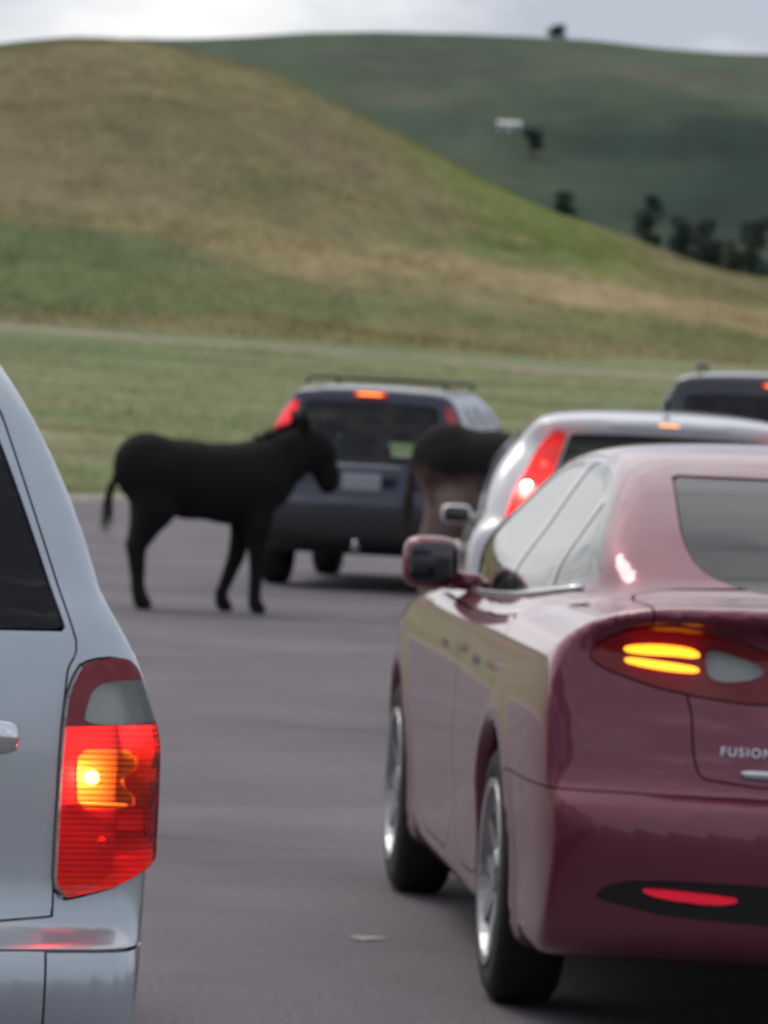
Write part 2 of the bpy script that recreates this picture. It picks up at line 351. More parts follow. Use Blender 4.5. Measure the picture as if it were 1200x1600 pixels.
def lens_glass(name, tint, rib=0.0, amount=.55, cloud=.0):
    """clear coloured lamp cover: see-through plastic with moulded ribs and a glossy skin"""
    m = glass(name, tint, 1.1, .04); nt = m.node_tree; tr = [n for n in nt.nodes if n.type == 'BSDF_TRANSPARENT'][0]; mxs = [n for n in nt.nodes if n.type == 'MIX_SHADER'][0]
    if rib:
        t = nt.nodes.new('ShaderNodeTexCoord'); sp = nt.nodes.new('ShaderNodeSeparateXYZ'); nt.links.new(t.outputs['Object'], sp.inputs[0])
        q = nt.nodes.new('ShaderNodeMath'); q.operation = 'MULTIPLY'; q.inputs[1].default_value = 2 * math.pi / rib; nt.links.new(sp.outputs[2], q.inputs[0])
        sn = nt.nodes.new('ShaderNodeMath'); sn.operation = 'SINE'; nt.links.new(q.outputs[0], sn.inputs[0])
        mr = nt.nodes.new('ShaderNodeMapRange'); mr.inputs[1].default_value = -1; mr.inputs[2].default_value = -.2; mr.inputs[3].default_value = 1 - amount; mr.inputs[4].default_value = 1; nt.links.new(sn.outputs[0], mr.inputs[0])
        v = nt.nodes.new('ShaderNodeVectorMath'); v.operation = 'SCALE'; v.inputs[0].default_value = tint; nt.links.new(mr.outputs[0], v.inputs['Scale']); nt.links.new(v.outputs[0], tr.inputs[0])
    df = nt.nodes.new('ShaderNodeBsdfDiffuse'); df.inputs[0].default_value = (min(tint[0], .5), tint[1] * .8 + .004, tint[2] * .8 + .008, 1)
    m2 = nt.nodes.new('ShaderNodeMixShader'); m2.inputs[0].default_value = cloud; nt.links.new(tr.outputs[0], m2.inputs[1]); nt.links.new(df.outputs[0], m2.inputs[2]); nt.links.new(m2.outputs[0], mxs.inputs[1])
    return m
def lamp_unit(C, piece, lens_mat, off=.006, bowl=.06, name='tail_lamp', bowl_mat=None, whole=None):
    """lamp cover over a bowl-shaped reflector; bulbs are added by the caller"""
    lens = shell(name, piece, lens_mat, C.root, off, .012)
    shell('reflector_bowl', whole or piece, bowl_mat or bowl_m, lens, off - bowl, -(bowl - .002))
    return lens
def surf_point(C, x, z, M, off):
    """point on the lamp surface nearest to (x, z), pushed in by off"""
    V, N, T = M; i = np.argmin((V[:, 0] - x) ** 2 + (V[:, 2] - z) ** 2); return V[i] + N[i] * off
def blade_mat(src, name):
    m = src.copy(); m.name = name; nt = m.node_tree; p = nt.nodes['Principled BSDF']; out = [n for n in nt.nodes if n.type == 'OUTPUT_MATERIAL'][0]
    c = p.inputs['Base Color'].links[0].from_socket; tr = nt.nodes.new('ShaderNodeBsdfTranslucent'); nt.links.new(c, tr.inputs[0]); df = nt.nodes.new('ShaderNodeBsdfDiffuse'); nt.links.new(c, df.inputs[0])
    ms = nt.nodes.new('ShaderNodeMixShader'); ms.inputs[0].default_value = .5; nt.links.new(df.outputs[0], ms.inputs[1]); nt.links.new(tr.outputs[0], ms.inputs[2]); nt.links.new(ms.outputs[0], out.inputs[0]); nt.nodes.remove(p)
    return m
field_b = blade_mat(field_m, 'field_blade'); hill_b = blade_mat(hill_m, 'hill_blade')
bowl_m = principled('lamp_reflector', (.72, .70, .68), .38, .25)
l_red = lens_glass('red_lens_ribbed', (.85, .014, .018), .0105, .5, .14); l_soft = lens_glass('red_lens_smooth', (.60, .016, .026), 0, 0, .34); l_clear = lens_glass('clear_lens_cover', (.86, .86, .84), 0, 0, .12)
l_amber = lens_glass('hot_glow_lens', (.92, .15, .02), .0105, .75, .05)  # amber tint puts the bulb's overexposed yellow glow into the lens colour
bowl_dk = principled('dark_lamp_bowl', (.16, .15, .15), .35, .3)
l_dark = lens_glass('dull_red_lens', (.45, .03, .05), 0, 0, .45)
bulb_m = principled('lit_bulb', (1, .9, .7), .3, emit=(1, .86, .60), estr=70.0); led_m = principled('lit_led', (1, .6, .3), .3, emit=(1, .78, .35), estr=14.0)
lamp_red = principled('red_lens', (.45, .008, .015), .12, coat=1.0)
lamp_soft = principled('softly_lit_red_lens', (.42, .010, .020), .12, coat=1.0, emit=(1, .012, .03), estr=.10)
lamp_lit = principled('lit_red_lens', (.5, .008, .012), .15, coat=1.0, emit=(1, .004, .014), estr=.48)
lamp_hot = principled('glowing_lamp', (.8, .3, .05), .3, emit=(1, .40, .02), estr=1.7)
lamp_core = principled('bright_bulb', (1, .8, .4), .3, emit=(1, .80, .36), estr=3.0)
lamp_clear = principled('clear_lens', (.62, .60, .58), .18, coat=1.0, metal=.35)
black_pl = principled('black_plastic', (.018, .018, .02), .5); rubber = principled('tyre_rubber', (.022, .021, .022), .85)
noise_col(rubber, [(.35, (.006, .006, .007)), (.7, (.015, .014, .014))], 9, 6)
dark_in = principled('dark_cabin', (.02, .02, .022), .9); chrome = principled('chrome', (.75, .76, .78), .12, 1.0)
alloy = principled('alloy_rim', (.52, .53, .55), .30, .9); noise_col(alloy, [(.35, (.30, .29, .28)), (.65, (.58, .59, .61))], 8, 6)
trim_blk = principled('gloss_black_trim', (.012, .012, .014), .12, coat=.6); seat_m = principled('grey_seat_cloth', (.06, .055, .055), .9)
plate_m = principled('white_plate', (.34, .34, .38), .4)
g_side = glass('reflective_side_glass', (.22, .25, .25), 1.35)
g_light = glass('clear_glass', (.80, .89, .85)); g_tint = glass('tinted_glass', (.20, .24, .24)); g_priv = glass('privacy_glass', (.045, .05, .06))
g_mirror = principled('mirror_glass', (.09, .085, .09), .05, 1.0)

# ------------------------------------------------------------------ ground, road, hills
ROAD_L = [(-6.2, -90), (-6.2, 20), (-6.2, 40), (-5.9, 54), (-5.0, 63), (-3.6, 69), (0, 76), (7, 85), (18, 94), (45, 106), (110, 125)]
ROAD_R = [(120, 108), (55, 88), (30, 74), (19, 58), (13.5, 40), (11.5, 20), (11.0, -90)]
def resample(P, st):
    P = np.asarray(P, float); out = []
    for a, b in zip(P[:-1], P[1:]):
        n = max(1, int(np.linalg.norm(b - a) / st)); out += [a + (b - a) * i / n for i in range(n)]
    return np.array(out + [P[-1]])
def smooth_open(P, it=3):
    P = np.asarray(P, float)
    for _ in range(it):
        Q = [P[0]]
        for a, b in zip(P[:-1], P[1:]): Q += [.75 * a + .25 * b, .25 * a + .75 * b]
        P = np.array(Q + [P[-1]])
    return P
RL = smooth_open(ROAD_L); RR = smooth_open(ROAD_R); ROADP = np.concatenate([RL, RR])
def vnoise(x, y, sc, seed):
    """cheap smooth value noise"""
    r = np.random.default_rng(seed).random((64, 64)); u, v = np.asarray(x) / sc, np.asarray(y) / sc
    i, j = np.floor(u).astype(int), np.floor(v).astype(int); fu, fv = u - i, v - j; fu = fu * fu * (3 - 2 * fu); fv = fv * fv * (3 - 2 * fv)
    g = lambda a, b: r[a % 64, b % 64]
    return (g(i, j) * (1 - fu) + g(i + 1, j) * fu) * (1 - fv) + (g(i, j + 1) * (1 - fu) + g(i + 1, j + 1) * fu) * fv - .5
def ground_z(x, y):
    x = np.ravel(x).astype(float); y = np.ravel(y).astype(float); d = poly_sd(ROADP, x, y)
    q = np.clip(d - 3, 0, None); rise = .0285 * (np.sqrt(q * q + 9) - 3)
    rise = np.where(rise > 5, 5 + (rise - 5) * .25, rise) * np.clip((900 - np.hypot(x, y)) / 300, 0, 1)
    bump = np.clip((d - .6) / 6, 0, 1) * (.22 * vnoise(x, y, 7, 1) + .5 * vnoise(x, y, 23, 2))
    return np.where(d < .5, -.03, -.03 + .06 * np.clip((d - .5) / 1.5, 0, 1)) + rise + bump
def axis(lims):
    out = []
    for a, b, st in lims: out += list(np.arange(a, b, st))
    return np.array(out + [lims[-1][1]])
def add_cover(o, C):
    at = o.data.attributes.new('cover', 'FLOAT_COLOR', 'POINT'); at.data.foreach_set('color', np.c_[C, np.ones(len(C))].astype(np.float32).ravel())
def mixc(C, c, w): return C * (1 - w[:, None]) + np.asarray(c) * w[:, None]
def bearing_y(px, py, zf, y0, y1, st=2.0):
    """distance at which the sight line of a photo point meets the land"""
    Y = np.arange(y0, y1, st); P = np.array([at_y(px, py, y)[:] for y in Y]); hit = np.nonzero(zf(P[:, 0], P[:, 1]) > P[:, 2])[0]
    return float(Y[hit[0]]) if len(hit) else float(y1 - 8)
def blobs(C, x, y, lst, zf, y0, y1):
    """patches of other vegetation lying on the slope"""
    for px, py, rx, ry, c, w in lst:
        Y = bearing_y(px, py, zf, y0, y1); Ya = bearing_y(px, py + ry, zf, y0, y1); Yb = bearing_y(px, py - ry, zf, y0, y1); X = at_y(px, py, Y).x
        ex = rx * Y / FPX; ey = max(abs(Yb - Ya) / 2, 4.0); g = ((x - X) / ex) ** 2 + ((y - Y) / ey) ** 2
        g = g * (1 + 1.1 * vnoise(x, y, ex * .55 + .5, 61) + .9 * vnoise(x, y, ex * .2 + .5, 62))
        C = mixc(C, c, w * np.exp(-np.maximum(g, 0) ** 1.4))
    return C
def sheet(name, gx, gy, zf, mat, cover):
    X, Y = np.meshgrid(gx, gy, indexing='ij'); Z = zf(X.ravel(), Y.ravel())
    V = np.stack([X.ravel(), Y.ravel(), Z], 1); n = len(gy)
    I = (np.arange(len(gx) - 1)[:, None] * n + np.arange(n - 1)).ravel()
    o = mesh_obj(name, V, np.stack([I, I + n, I + n + 1, I + 1], 1), mat, smooth=True)
    add_cover(o, cover(V[:, 0], V[:, 1]))
    return tag(o, kind='structure')
gx = axis([(-4000, -400, 400), (-400, -60, 20), (-60, -24, 4), (-24, 30, 1.0), (30, 70, 4), (70, 400, 20), (400, 4000, 400)])
gy = axis([(-4000, -200, 400), (-200, -40, 16), (-40, 56, 4), (56, 130, 1.0), (130, 260, 2), (260, 500, 12), (500, 900, 50), (900, 5000, 400)])
def field_cover(x, y):
    n = len(x); C = np.tile([.135, .148, .062], (n, 1))
    C = mixc(C, (.185, .168, .085), np.clip(.45 + 1.5 * vnoise(x * .35, y, 3.2, 71) + .8 * vnoise(x * .3, y, 1.1, 72), 0, 1) * .75)
    C = mixc(C, (.085, .110, .045), np.clip(1.6 * vnoise(x * .3, y, 9, 73) + .9 * vnoise(x, y, 3, 74), 0, 1) * .8)
    C = mixc(C, (.15, .115, .07), np.clip(3 * vnoise(x * .4, y, 2.4, 75) - .75, 0, 1))
    C = mixc(C, (.092, .120, .050), np.clip((y - 150) / 60, 0, 1) * np.clip((6 - x) / 20, 0, 1) * .7)
    d = poly_sd(ROADP, x, y); C = mixc(C, (.20, .165, .105), np.clip((2.2 - d) / 2.0, 0, 1) * .8)
    return C * np.array([1.40, 1.48, 1.62])
sheet('ground', gx, gy, ground_z, field_m, field_cover)
def strip(name, L, R, z, mat):
    n = len(L); V = np.concatenate([np.c_[L, np.full(n, z)], np.c_[R, np.full(n, z)]])
    return tag(mesh_obj(name, V, [(i, n + i, n + i + 1, i + 1) for i in range(n - 1)], mat), kind='structure')
# road as a mesh: left edge against right edge, equal sample counts
def even(P, n):
    P = np.asarray(P, float); s = np.r_[0, np.cumsum(np.linalg.norm(np.diff(P, axis=0), axis=1))]; t = np.linspace(0, s[-1], n)
    return np.c_[np.interp(t, s, P[:, 0]), np.interp(t, s, P[:, 1])]
eL, eR = even(RL, 160), even(RR[::-1], 160)
eL[:, 0] += .10 * np.sin(np.arange(160) * 1.7) * np.clip(np.arange(160) / 30, 0, 1)
strip('road', eL, eR, 0.0, asphalt)
nrm = np.gradient(eL, axis=0); nrm = np.c_[-nrm[:, 1], nrm[:, 0]] / np.linalg.norm(nrm, axis=1)[:, None]
n0 = len(eL); ow = .55 + .18 * vnoise(np.arange(n0) * 1.0, np.zeros(n0), 3.0, 5)
V = np.concatenate([np.c_[eL - nrm * .25, np.full(n0, .006)], np.c_[eL + nrm * ow[:, None], np.full(n0, .028)], np.c_[eL + nrm * (ow[:, None] + .25), np.full(n0, -.06)]])
F = [(k * n0 + i, k * n0 + i + 1, (k + 1) * n0 + i + 1, (k + 1) * n0 + i) for k in (0, 1) for i in range(n0 - 1)]
tag(mesh_obj('gravel_shoulder', V, F, gravel, smooth=True), kind='structure')
# near hill
HX = np.array([-400, -200, -130, -80, -52, -33.5, -24, -12.4, -1.6, 7, 14.5, 22.6, 30.5, 45, 70, 120, 250, 400], float)
HZ = np.array([3, 5, 10, 18, 24.6, 27.9, 29.4, 27.8, 23.3, 19.4, 16.4, 13.7, 12.2, 10.5, 8.5, 7, 5, 3], float)
def pchip(x, xp, fp):
    d = np.diff(fp) / np.diff(xp); m = np.r_[d[0], np.where(d[:-1] * d[1:] > 0, 2 * d[:-1] * d[1:] / (d[:-1] + d[1:] + 1e-12), 0), d[-1]]
    i = np.clip(np.searchsorted(xp, x) - 1, 0, len(xp) - 2); h = xp[i + 1] - xp[i]; t = np.clip((x - xp[i]) / h, 0, 1)
    return fp[i] * (1 + 2 * t) * (1 - t) ** 2 + h * m[i] * t * (1 - t) ** 2 + fp[i + 1] * t * t * (3 - 2 * t) + h * m[i + 1] * t * t * (t - 1)
def near_z(x, y):
    p = pchip(x, HX, HZ); t = np.clip((y - 225) / 195, 0, 1); S = .35 * t + .65 * t * t * (3 - 2 * t)
    S = np.where(y > 420, 1 - ((y - 420) / 150) ** 2 * .9, S)
    fade = np.clip((y - 225) / 30, 0, 1)
    return 3.2 + (p - 3.2) * S + fade * (1.1 * vnoise(x, y, 16, 21) + .8 * vnoise(x, y, 8, 22) + .35 * vnoise(x, y, 3.1, 23)) * np.clip((430 - y) / 60, .35, 1)
GREEN, TAN, BRN, DGR = (.118, .150, .036), (.290, .225, .125), (.150, .115, .070), (.080, .092, .040)
NEAR_B = [(120, 300, 260, 140, BRN, .55), (60, 130, 160, 60, BRN, .6), (240, 200, 110, 45, DGR, .55), (500, 230, 120, 45, BRN, .6), (420, 300, 60, 22, DGR, .7), (560, 265, 40, 16, BRN, .6), (150, 405, 240, 32, (.085, .115, .048), .95), (60, 450, 260, 45, (.095, .120, .050), .9),
          (250, 455, 200, 30, (.10, .125, .052), .7), (900, 380, 130, 60, GREEN, .9), (780, 310, 110, 50, GREEN, .75), (690, 260, 70, 26, GREEN, .6), (820, 405, 120, 26, (.085, .125, .035), .8), (640, 380, 60, 22, (.105, .125, .045), .7), (670, 330, 50, 18, BRN, .5),
          (560, 415, 220, 20, TAN, .7), (760, 425, 160, 20, TAN, .8), (960, 462, 160, 24, TAN, .95), (1100, 490, 180, 22, TAN, .75), (300, 350, 260, 24, (.20, .165, .085), .7), (1150, 530, 200, 22, (.12, .13, .055), .8), (700, 500, 260, 22, (.115, .13, .055), .7), (420, 480, 220, 22, (.11, .13, .052), .7)]
def near_cover(x, y):
    C = np.tile([.172, .150, .078], (len(x), 1))
    C = mixc(C, (.125, .128, .055), np.clip(.3 + 1.5 * vnoise(x, y * .5, 9, 81), 0, 1) * .6)
    C = mixc(C, (.215, .175, .100), np.clip(1.6 * vnoise(x, y * .5, 5, 82), 0, 1) * .7)
    return blobs(C, x, y, NEAR_B, near_z, 226, 430) * np.array([1.17, 1.17, 1.12])
sheet('near_hill', axis([(-400, -70, 15), (-70, 60, 1.2), (60, 400, 15)]), axis([(222, 440, 1.6), (440, 560, 15)]), near_z, hill_m, near_cover)
FX = np.array([-2500, -1200, -500, -250, -71, 0, 41, 65, 98, 160, 300, 700, 1500, 2500], float)
FZ = np.array([45, 55, 66, 76, 88, 94, 94.6, 93.2, 92.6, 92, 90, 80, 66, 55], float)
def far_z(x, y):
    p = pchip(x, FX, FZ); t = np.clip((y - 640) / 660, 0, 1); S = .4 * t + .6 * t * t * (3 - 2 * t)
    S = np.where(y > 1300, 1 - ((y - 1300) / 700) ** 2, S)
    gul = 6.0 * vnoise(x + .10 * y, y * .22, 46, 31) + 3.0 * vnoise(x - .06 * y, y * .22, 20, 32) + 1.3 * vnoise(x, y * .3, 8, 33)
    return 2 + (p - 2) * S + gul * np.clip((y - 640) / 80, 0, 1) * np.clip((1300 - y) / 160, .12, 1)
DT, MT = (.010, .024, .023), (.028, .047, .038)
FAR_B = [(1000, 230, 240, 40, DT, .85), (1150, 200, 120, 30, DT, .7), (1120, 330, 160, 60, DT, .8), (880, 330, 120, 40, MT, .8), (1050, 280, 150, 26, MT, .6), (1180, 260, 80, 60, DT, .8), (620, 90, 160, 26, (.052, .058, .050), .7), (640, 150, 110, 24, (.100, .092, .066), .6), (1080, 130, 170, 18, (.088, .082, .066), .8), (980, 104, 90, 12, (.082, .078, .062), .7), (700, 200, 140, 30, (.048, .068, .055), .7)]
def far_cover(x, y):
    C = np.tile([.058, .078, .050], (len(x), 1))
    C = mixc(C, (.042, .060, .044), np.clip(.4 + 1.6 * vnoise(x + .08 * y, y * .2, 30, 91), 0, 1) * .7)
    C = mixc(C, (.086, .088, .064), np.clip(1.5 * vnoise(x - .05 * y, y * .2, 14, 92), 0, 1) * .6)
    return blobs(C, x, y, FAR_B, far_z, 645, 1300) * np.array([1.12, 1.20, 1.08])
sheet('far_hill', axis([(-2500, -200, 60), (-200, 260, 4), (260, 2500, 60)]), axis([(636, 1330, 5), (1330, 1900, 60)]), far_z, far_m, far_cover)
# dirt track along the foot of the hill
tp = smooth_open([(-60, 232), (-34, 228), (-17, 221), (-6, 211), (4.5, 204), (10, 206), (16, 211), (30, 217), (60, 224)]); tp = resample(tp, 1.0)
tn = np.gradient(tp, axis=0); tn = np.c_[-tn[:, 1], tn[:, 0]] / np.linalg.norm(tn, axis=1)[:, None]
rows = [tp + tn * w for w in (-2.3, -1.1, 0, 1.1, 2.3)]
Vt = np.concatenate([np.c_[r, ground_z(r[:, 0], r[:, 1]) + (.10 if 0 < k < 4 else -.05)] for k, r in enumerate(rows)]); nt_ = len(tp)
tag(mesh_obj('dirt_track', Vt, [(k * nt_ + i, k * nt_ + i + 1, (k + 1) * nt_ + i + 1, (k + 1) * nt_ + i) for k in range(4) for i in range(nt_ - 1)], dirt, smooth=True), kind='structure')

# ------------------------------------------------------------------ cars
def mir(P): P = [tuple(p) for p in P]; return P + [(-a, b) for a, b in P[::-1]]
def wheel(parent, x, s, R, side, rim_r, w=.215, spokes=10, steer=0.0):
    t = empty('wheel', (x, s, R)); t.parent = parent; t.rotation_euler = (0, 0, steer)
    prof = [(rim_r - .01, -w * .5 + .02), (rim_r + .02, -w * .5), (R - .03, -w * .5 + .004), (R - .008, -w * .4), (R, -w * .3), (R, w * .3), (R - .008, w * .4), (R - .03, w * .5 - .004), (rim_r + .02, w * .5), (rim_r - .01, w * .5 - .02)]
    def lathe(name, pr, mat, seg=40):
        V = [(a, r * math.cos(2 * math.pi * k / seg), r * math.sin(2 * math.pi * k / seg)) for r, a in pr for k in range(seg)]
        F = [(i * seg + j, i * seg + (j + 1) % seg, (i + 1) * seg + (j + 1) % seg, (i + 1) * seg + j) for i in range(len(pr) - 1) for j in range(seg)]
        return mesh_obj(name, V, np.array(F), mat, t, smooth=True)
    lathe('tyre', prof, rubber)
    o = side * w * .5
    V, F = [], []
    def add(vs, fs): k = len(V); V.extend(vs); F.extend([tuple(k + i for i in f) for f in fs])
    seg = 40
    def ring(pr):
        k = len(V)
        V.extend([(a, r * math.cos(2 * math.pi * q / seg), r * math.sin(2 * math.pi * q / seg)) for r, a in pr for q in range(seg)])
        F.extend([(k + i * seg + j, k + i * seg + (j + 1) % seg, k + (i + 1) * seg + (j + 1) % seg, k + (i + 1) * seg + j) for i in range(len(pr) - 1) for j in range(seg)])
    ring([(rim_r + .004, o - side * .018), (rim_r, o + side * .002), (rim_r - .022, o), (rim_r - .03, o - side * .03), (rim_r - .03, o - side * .15)])
    ring([(.001, o - side * .012), (.05, o - side * .012), (.07, o - side * .03), (.07, o - side * .08)])
    for k in range(spokes):
        a = 2 * math.pi * k / spokes; c, s_ = math.cos(a), math.sin(a); q = lambda r, t_, d: (o - side * d, r * c - t_ * s_, r * s_ + t_ * c)
        r0, r1 = .05, rim_r - .025
        add([q(r0, -.028, .03), q(r0, .028, .03), q(r1, .020, .012), q(r1, -.020, .012), q(r0, -.028, .07), q(r0, .028, .07), q(r1, .020, .05), q(r1, -.020, .05)],
            [(0, 1, 2, 3), (0, 3, 7, 4), (1, 5, 6, 2), (4, 7, 6, 5), (0, 4, 5, 1), (3, 2, 6, 7)])
    rm = mesh_obj('rim', V, F, alloy, t)
    # brake disc and dark backing
    Vd = [(o - side * .09, .0, .0)] + [(o - side * .09, (rim_r - .04) * math.cos(2 * math.pi * k / 32), (rim_r - .04) * math.sin(2 * math.pi * k / 32)) for k in range(32)]
    mesh_obj('brake_disc', Vd, [(0, 1 + k, 1 + (k + 1) % 32) for k in range(32)], black_pl, t)
    return t
def body_x(C, y, z, sg, pad=.004):
    """half-width of the car's skin at station y and height z, on side sg"""
    V = C.M0; k = (sg * V[:, 0] > .45); d = (V[:, 1] - y) ** 2 + (V[:, 2] - z) ** 2 + np.where(k, 0, 9); i = np.argsort(d)[:4]
    return float(np.abs(V[i, 0]).mean()) + pad
class Car:
    def __init__(s, name, loc, rz, spec, res):
        s.loc, s.rz, s.sp = loc, rz, spec; s.root = empty(name, loc, rz); s.key = (loc, rz)
        A = Grid2(spec['side_low'], spec.get('blur', 2)); B = Grid2(mir(spec['plan_low']), 3); C = Grid2(mir(spec['sec_low']), 2)
        D = Grid2(spec['side_gh'], 2); E = Grid2(mir(spec['plan_gh']), 3); H = Grid2(mir(spec['sec_gh']), 2)
        br, bf, L = spec.get('bow_r', .10), spec.get('bow_f', .16), spec['L']; cr = spec.get('crown', .05); R = spec['R']; arches = spec['axles']; W = spec['W'] / 2
        kL, kG, kB = spec.get('kL', .07), spec.get('kG', .06), spec.get('kB', .05); arch_r = spec.get('arch_r', R + .055)
        def fn(x, y, z):
            ax = np.abs(x); e = np.clip(1 - y / 1.2, 0, 1); e2 = np.clip(1 - (L - y) / 1.2, 0, 1)
            sy = y - br * ax * ax * e / .8 + bf * ax * ax * e2 / .8
            low = smax(smax(A(sy, z), B(ax, y), kL), C(ax, z), kL)
            gh = smax(smax(D(sy, z + cr * ax * ax), E(ax, y), kG), H(ax, z), kG)
            f = smin(low, gh, kB)
            for a in arches:
                rr = np.hypot(y - a, z - R)
                fl = np.clip(1 - np.abs(rr - arch_r) / .09, 0, 1)
                f = f - .012 * fl * fl * (3 - 2 * fl) * (ax > W - .25)
                f = smax(f, np.minimum(-(rr - arch_r), 9) * 1.0 if False else -np.maximum(rr - arch_r, (W - .30) - ax), .012)
            return f
        V, T = surface_nets(fn, (-W - .08, -.12, .1), (W + .08, L + .12, spec['H'] + .1), res)
        s.M = (V, vnormals(V, T), T); s.M0 = V
    def side(s, poly, sg, it=2, xmin=.38):
        P = chaikin(poly, it) if it else np.asarray(poly); return lambda V: np.maximum(poly_sd(P, V[:, 1], V[:, 2]), xmin - sg * V[:, 0])
    def rear(s, poly, smx=1.2, it=2, smn=-9):
        P = chaikin(poly, it) if it else np.asarray(poly)
        return lambda V: np.maximum(np.maximum(poly_sd(P, V[:, 0], V[:, 2]), V[:, 1] - smx), smn - V[:, 1])
    def take(s, fld, gap=.006):
        """cut a panel out of the body, leaving a joint of width gap"""
        inn, s.M = split(s.M, fld(s.M[0])); 
        if gap and len(inn[2]): inn, _ = split(inn, fld(inn[0]) + gap)
        return inn
    def px(s, pts, sd): return [to_local(s.key, a, b, sd) for a, b in pts]
    def finish(s, mat, name='body'): return shell(name, s.M, mat, s.root, 0, .02)
    def lining(s): shell('cabin_lining', s.M, dark_in, s.root, -.035, 0)
    def seats(s, rows, z, w=.26, backless=False):
        for sy in rows:
            for x in (-.37, .37):
                o = superell('seat', (x, sy, z), (w, .09, .33), .45, seat_m, s.root, 0, 16)
                superell('headrest', (x, sy - .04, z + .43), (.13, .06, .10), .5, seat_m, o, 0, 12)
    def mirror(s, x, y, z, sg, mat, r=(.115, .075, .085)):
        m = superell('door_mirror', (sg * x, y, z), r, .55, mat, s.root, sg * .15)
        g = superell('mirror_glass', (sg * x, y - r[1] * .88, z), (r[0] * .86, .014, r[2] * .80), .5, g_mirror, m, sg * .15)
        tube('mirror_arm', [(sg * (x - .20), y + .02, z - .06), (sg * (x - .06), y + .01, z - .05)], .028, mat, m)
        return m

def std_two_box(L, W, H, z_sill=.24, belt=1.0, roof_r=.42, shelf=.66, hood=1.02, ws=1.15):
    h = W / 2
    side_low = [(.22, z_sill), (.06, z_sill + .06), (.01, .40), (.0, .55), (.01, shelf - .03), (.04, shelf + .02), (.085, shelf + .05), (.09, .85), (.10, belt - .02), (.14, belt + .03),
                (.8, belt + .02), (L - 1.6, belt - .01), (L - 1.15, hood), (L - .5, hood - .08), (L - .12, hood - .2), (L - .01, .66), (L, .45), (L - .1, z_sill), (L - .6, z_sill - .03), (.7, z_sill - .03)]
    plan_low = [(0, -.0), (h * .55, .0), (h * .86, .03), (h * .965, .14), (h, .5), (h, 1.3), (h, L - 1.3), (h * .97, L - .6), (h * .86, L - .18), (h * .5, L), (0, L)]
    sec_low = [(0, z_sill - .05), (h * .86, z_sill - .03), (h * .955, z_sill + .08), (h * .985, .5), (h, .72), (h * .985, .88), (h * .95, belt - .03), (h * .90, belt + .04), (h * .8, belt + .08), (0, belt + .10)]
    return side_low, plan_low, sec_low

# ---- red sedan ---------------------------------------------------------------------------------------------
red_paint = paint('dark_red_paint', (.185, .016, .048), .4, .42, dust=(.26, .20, .19))
rs = dict(L=4.87, W=1.85, H=1.48, R=.335, axles=(1.10, 3.95), blur=1, bow_r=.17, bow_f=.2, crown=.07, kL=.038, kG=.07, kB=.06)
rs['side_low'] = [(.24, .20), (.09, .235), (.055, .30), (.045, .36), (.02, .42), (.0, .50), (.0, .575), (.03, .615), (.075, .635), (.092, .70), (.11, .82), (.135, .92), (.15, .985), (.115, 1.025), (.05, 1.055), (.04, 1.068), (.055, 1.084),
                  (.20, 1.10), (.55, 1.10), (1.1, 1.04), (1.9, .975), (2.9, .965), (3.5, .99), (4.2, .90), (4.6, .78), (4.82, .64), (4.87, .48), (4.82, .26), (4.4, .18), (2.4, .17), (.7, .17)]
rs['plan_low'] = [(0, 0), (.5, .0), (.74, .035), (.86, .16), (.90, .42), (.915, .9), (.92, 1.6), (.905, 2.5), (.905, 3.6), (.90, 4.2), (.84, 4.58), (.65, 4.8), (.35, 4.87), (0, 4.87)]
rs['sec_low'] = [(0, .15), (.78, .155), (.865, .19), (.885, .28), (.885, .42), (.915, .56), (.925, .68), (.915, .80), (.885, .885), (.875, .935), (.84, .99), (.76, 1.045), (.62, 1.09), (0, 1.115)]
rs['side_gh'] = [(.42, 1.05), (.56, 1.105), (1.0, 1.29), (1.45, 1.425), (1.95, 1.487), (2.4, 1.487), (2.85, 1.42), (3.3, 1.225), (3.78, .985), (3.7, .80), (.6, .80)]
rs['plan_gh'] = [(0, .25), (.40, .30), (.60, .50), (.72, .95), (.785, 1.6), (.80, 2.4), (.77, 3.2), (.66, 3.7), (.4, 3.85), (0, 3.9)]
rs['sec_gh'] = [(0, .7), (.83, .72), (.835, .95), (.80, 1.04), (.685, 1.20), (.595, 1.35), (.545, 1.42), (.45, 1.468), (.25, 1.49), (0, 1.495)]
RED = Car('red_sedan', (1.316, 12.25, 0), rad(5.0), rs, .019)
tag(RED.root, 'dark red four-door sedan seen from behind at right, its tail lamp lit yellow', 'car', 'cars stopped on the road')
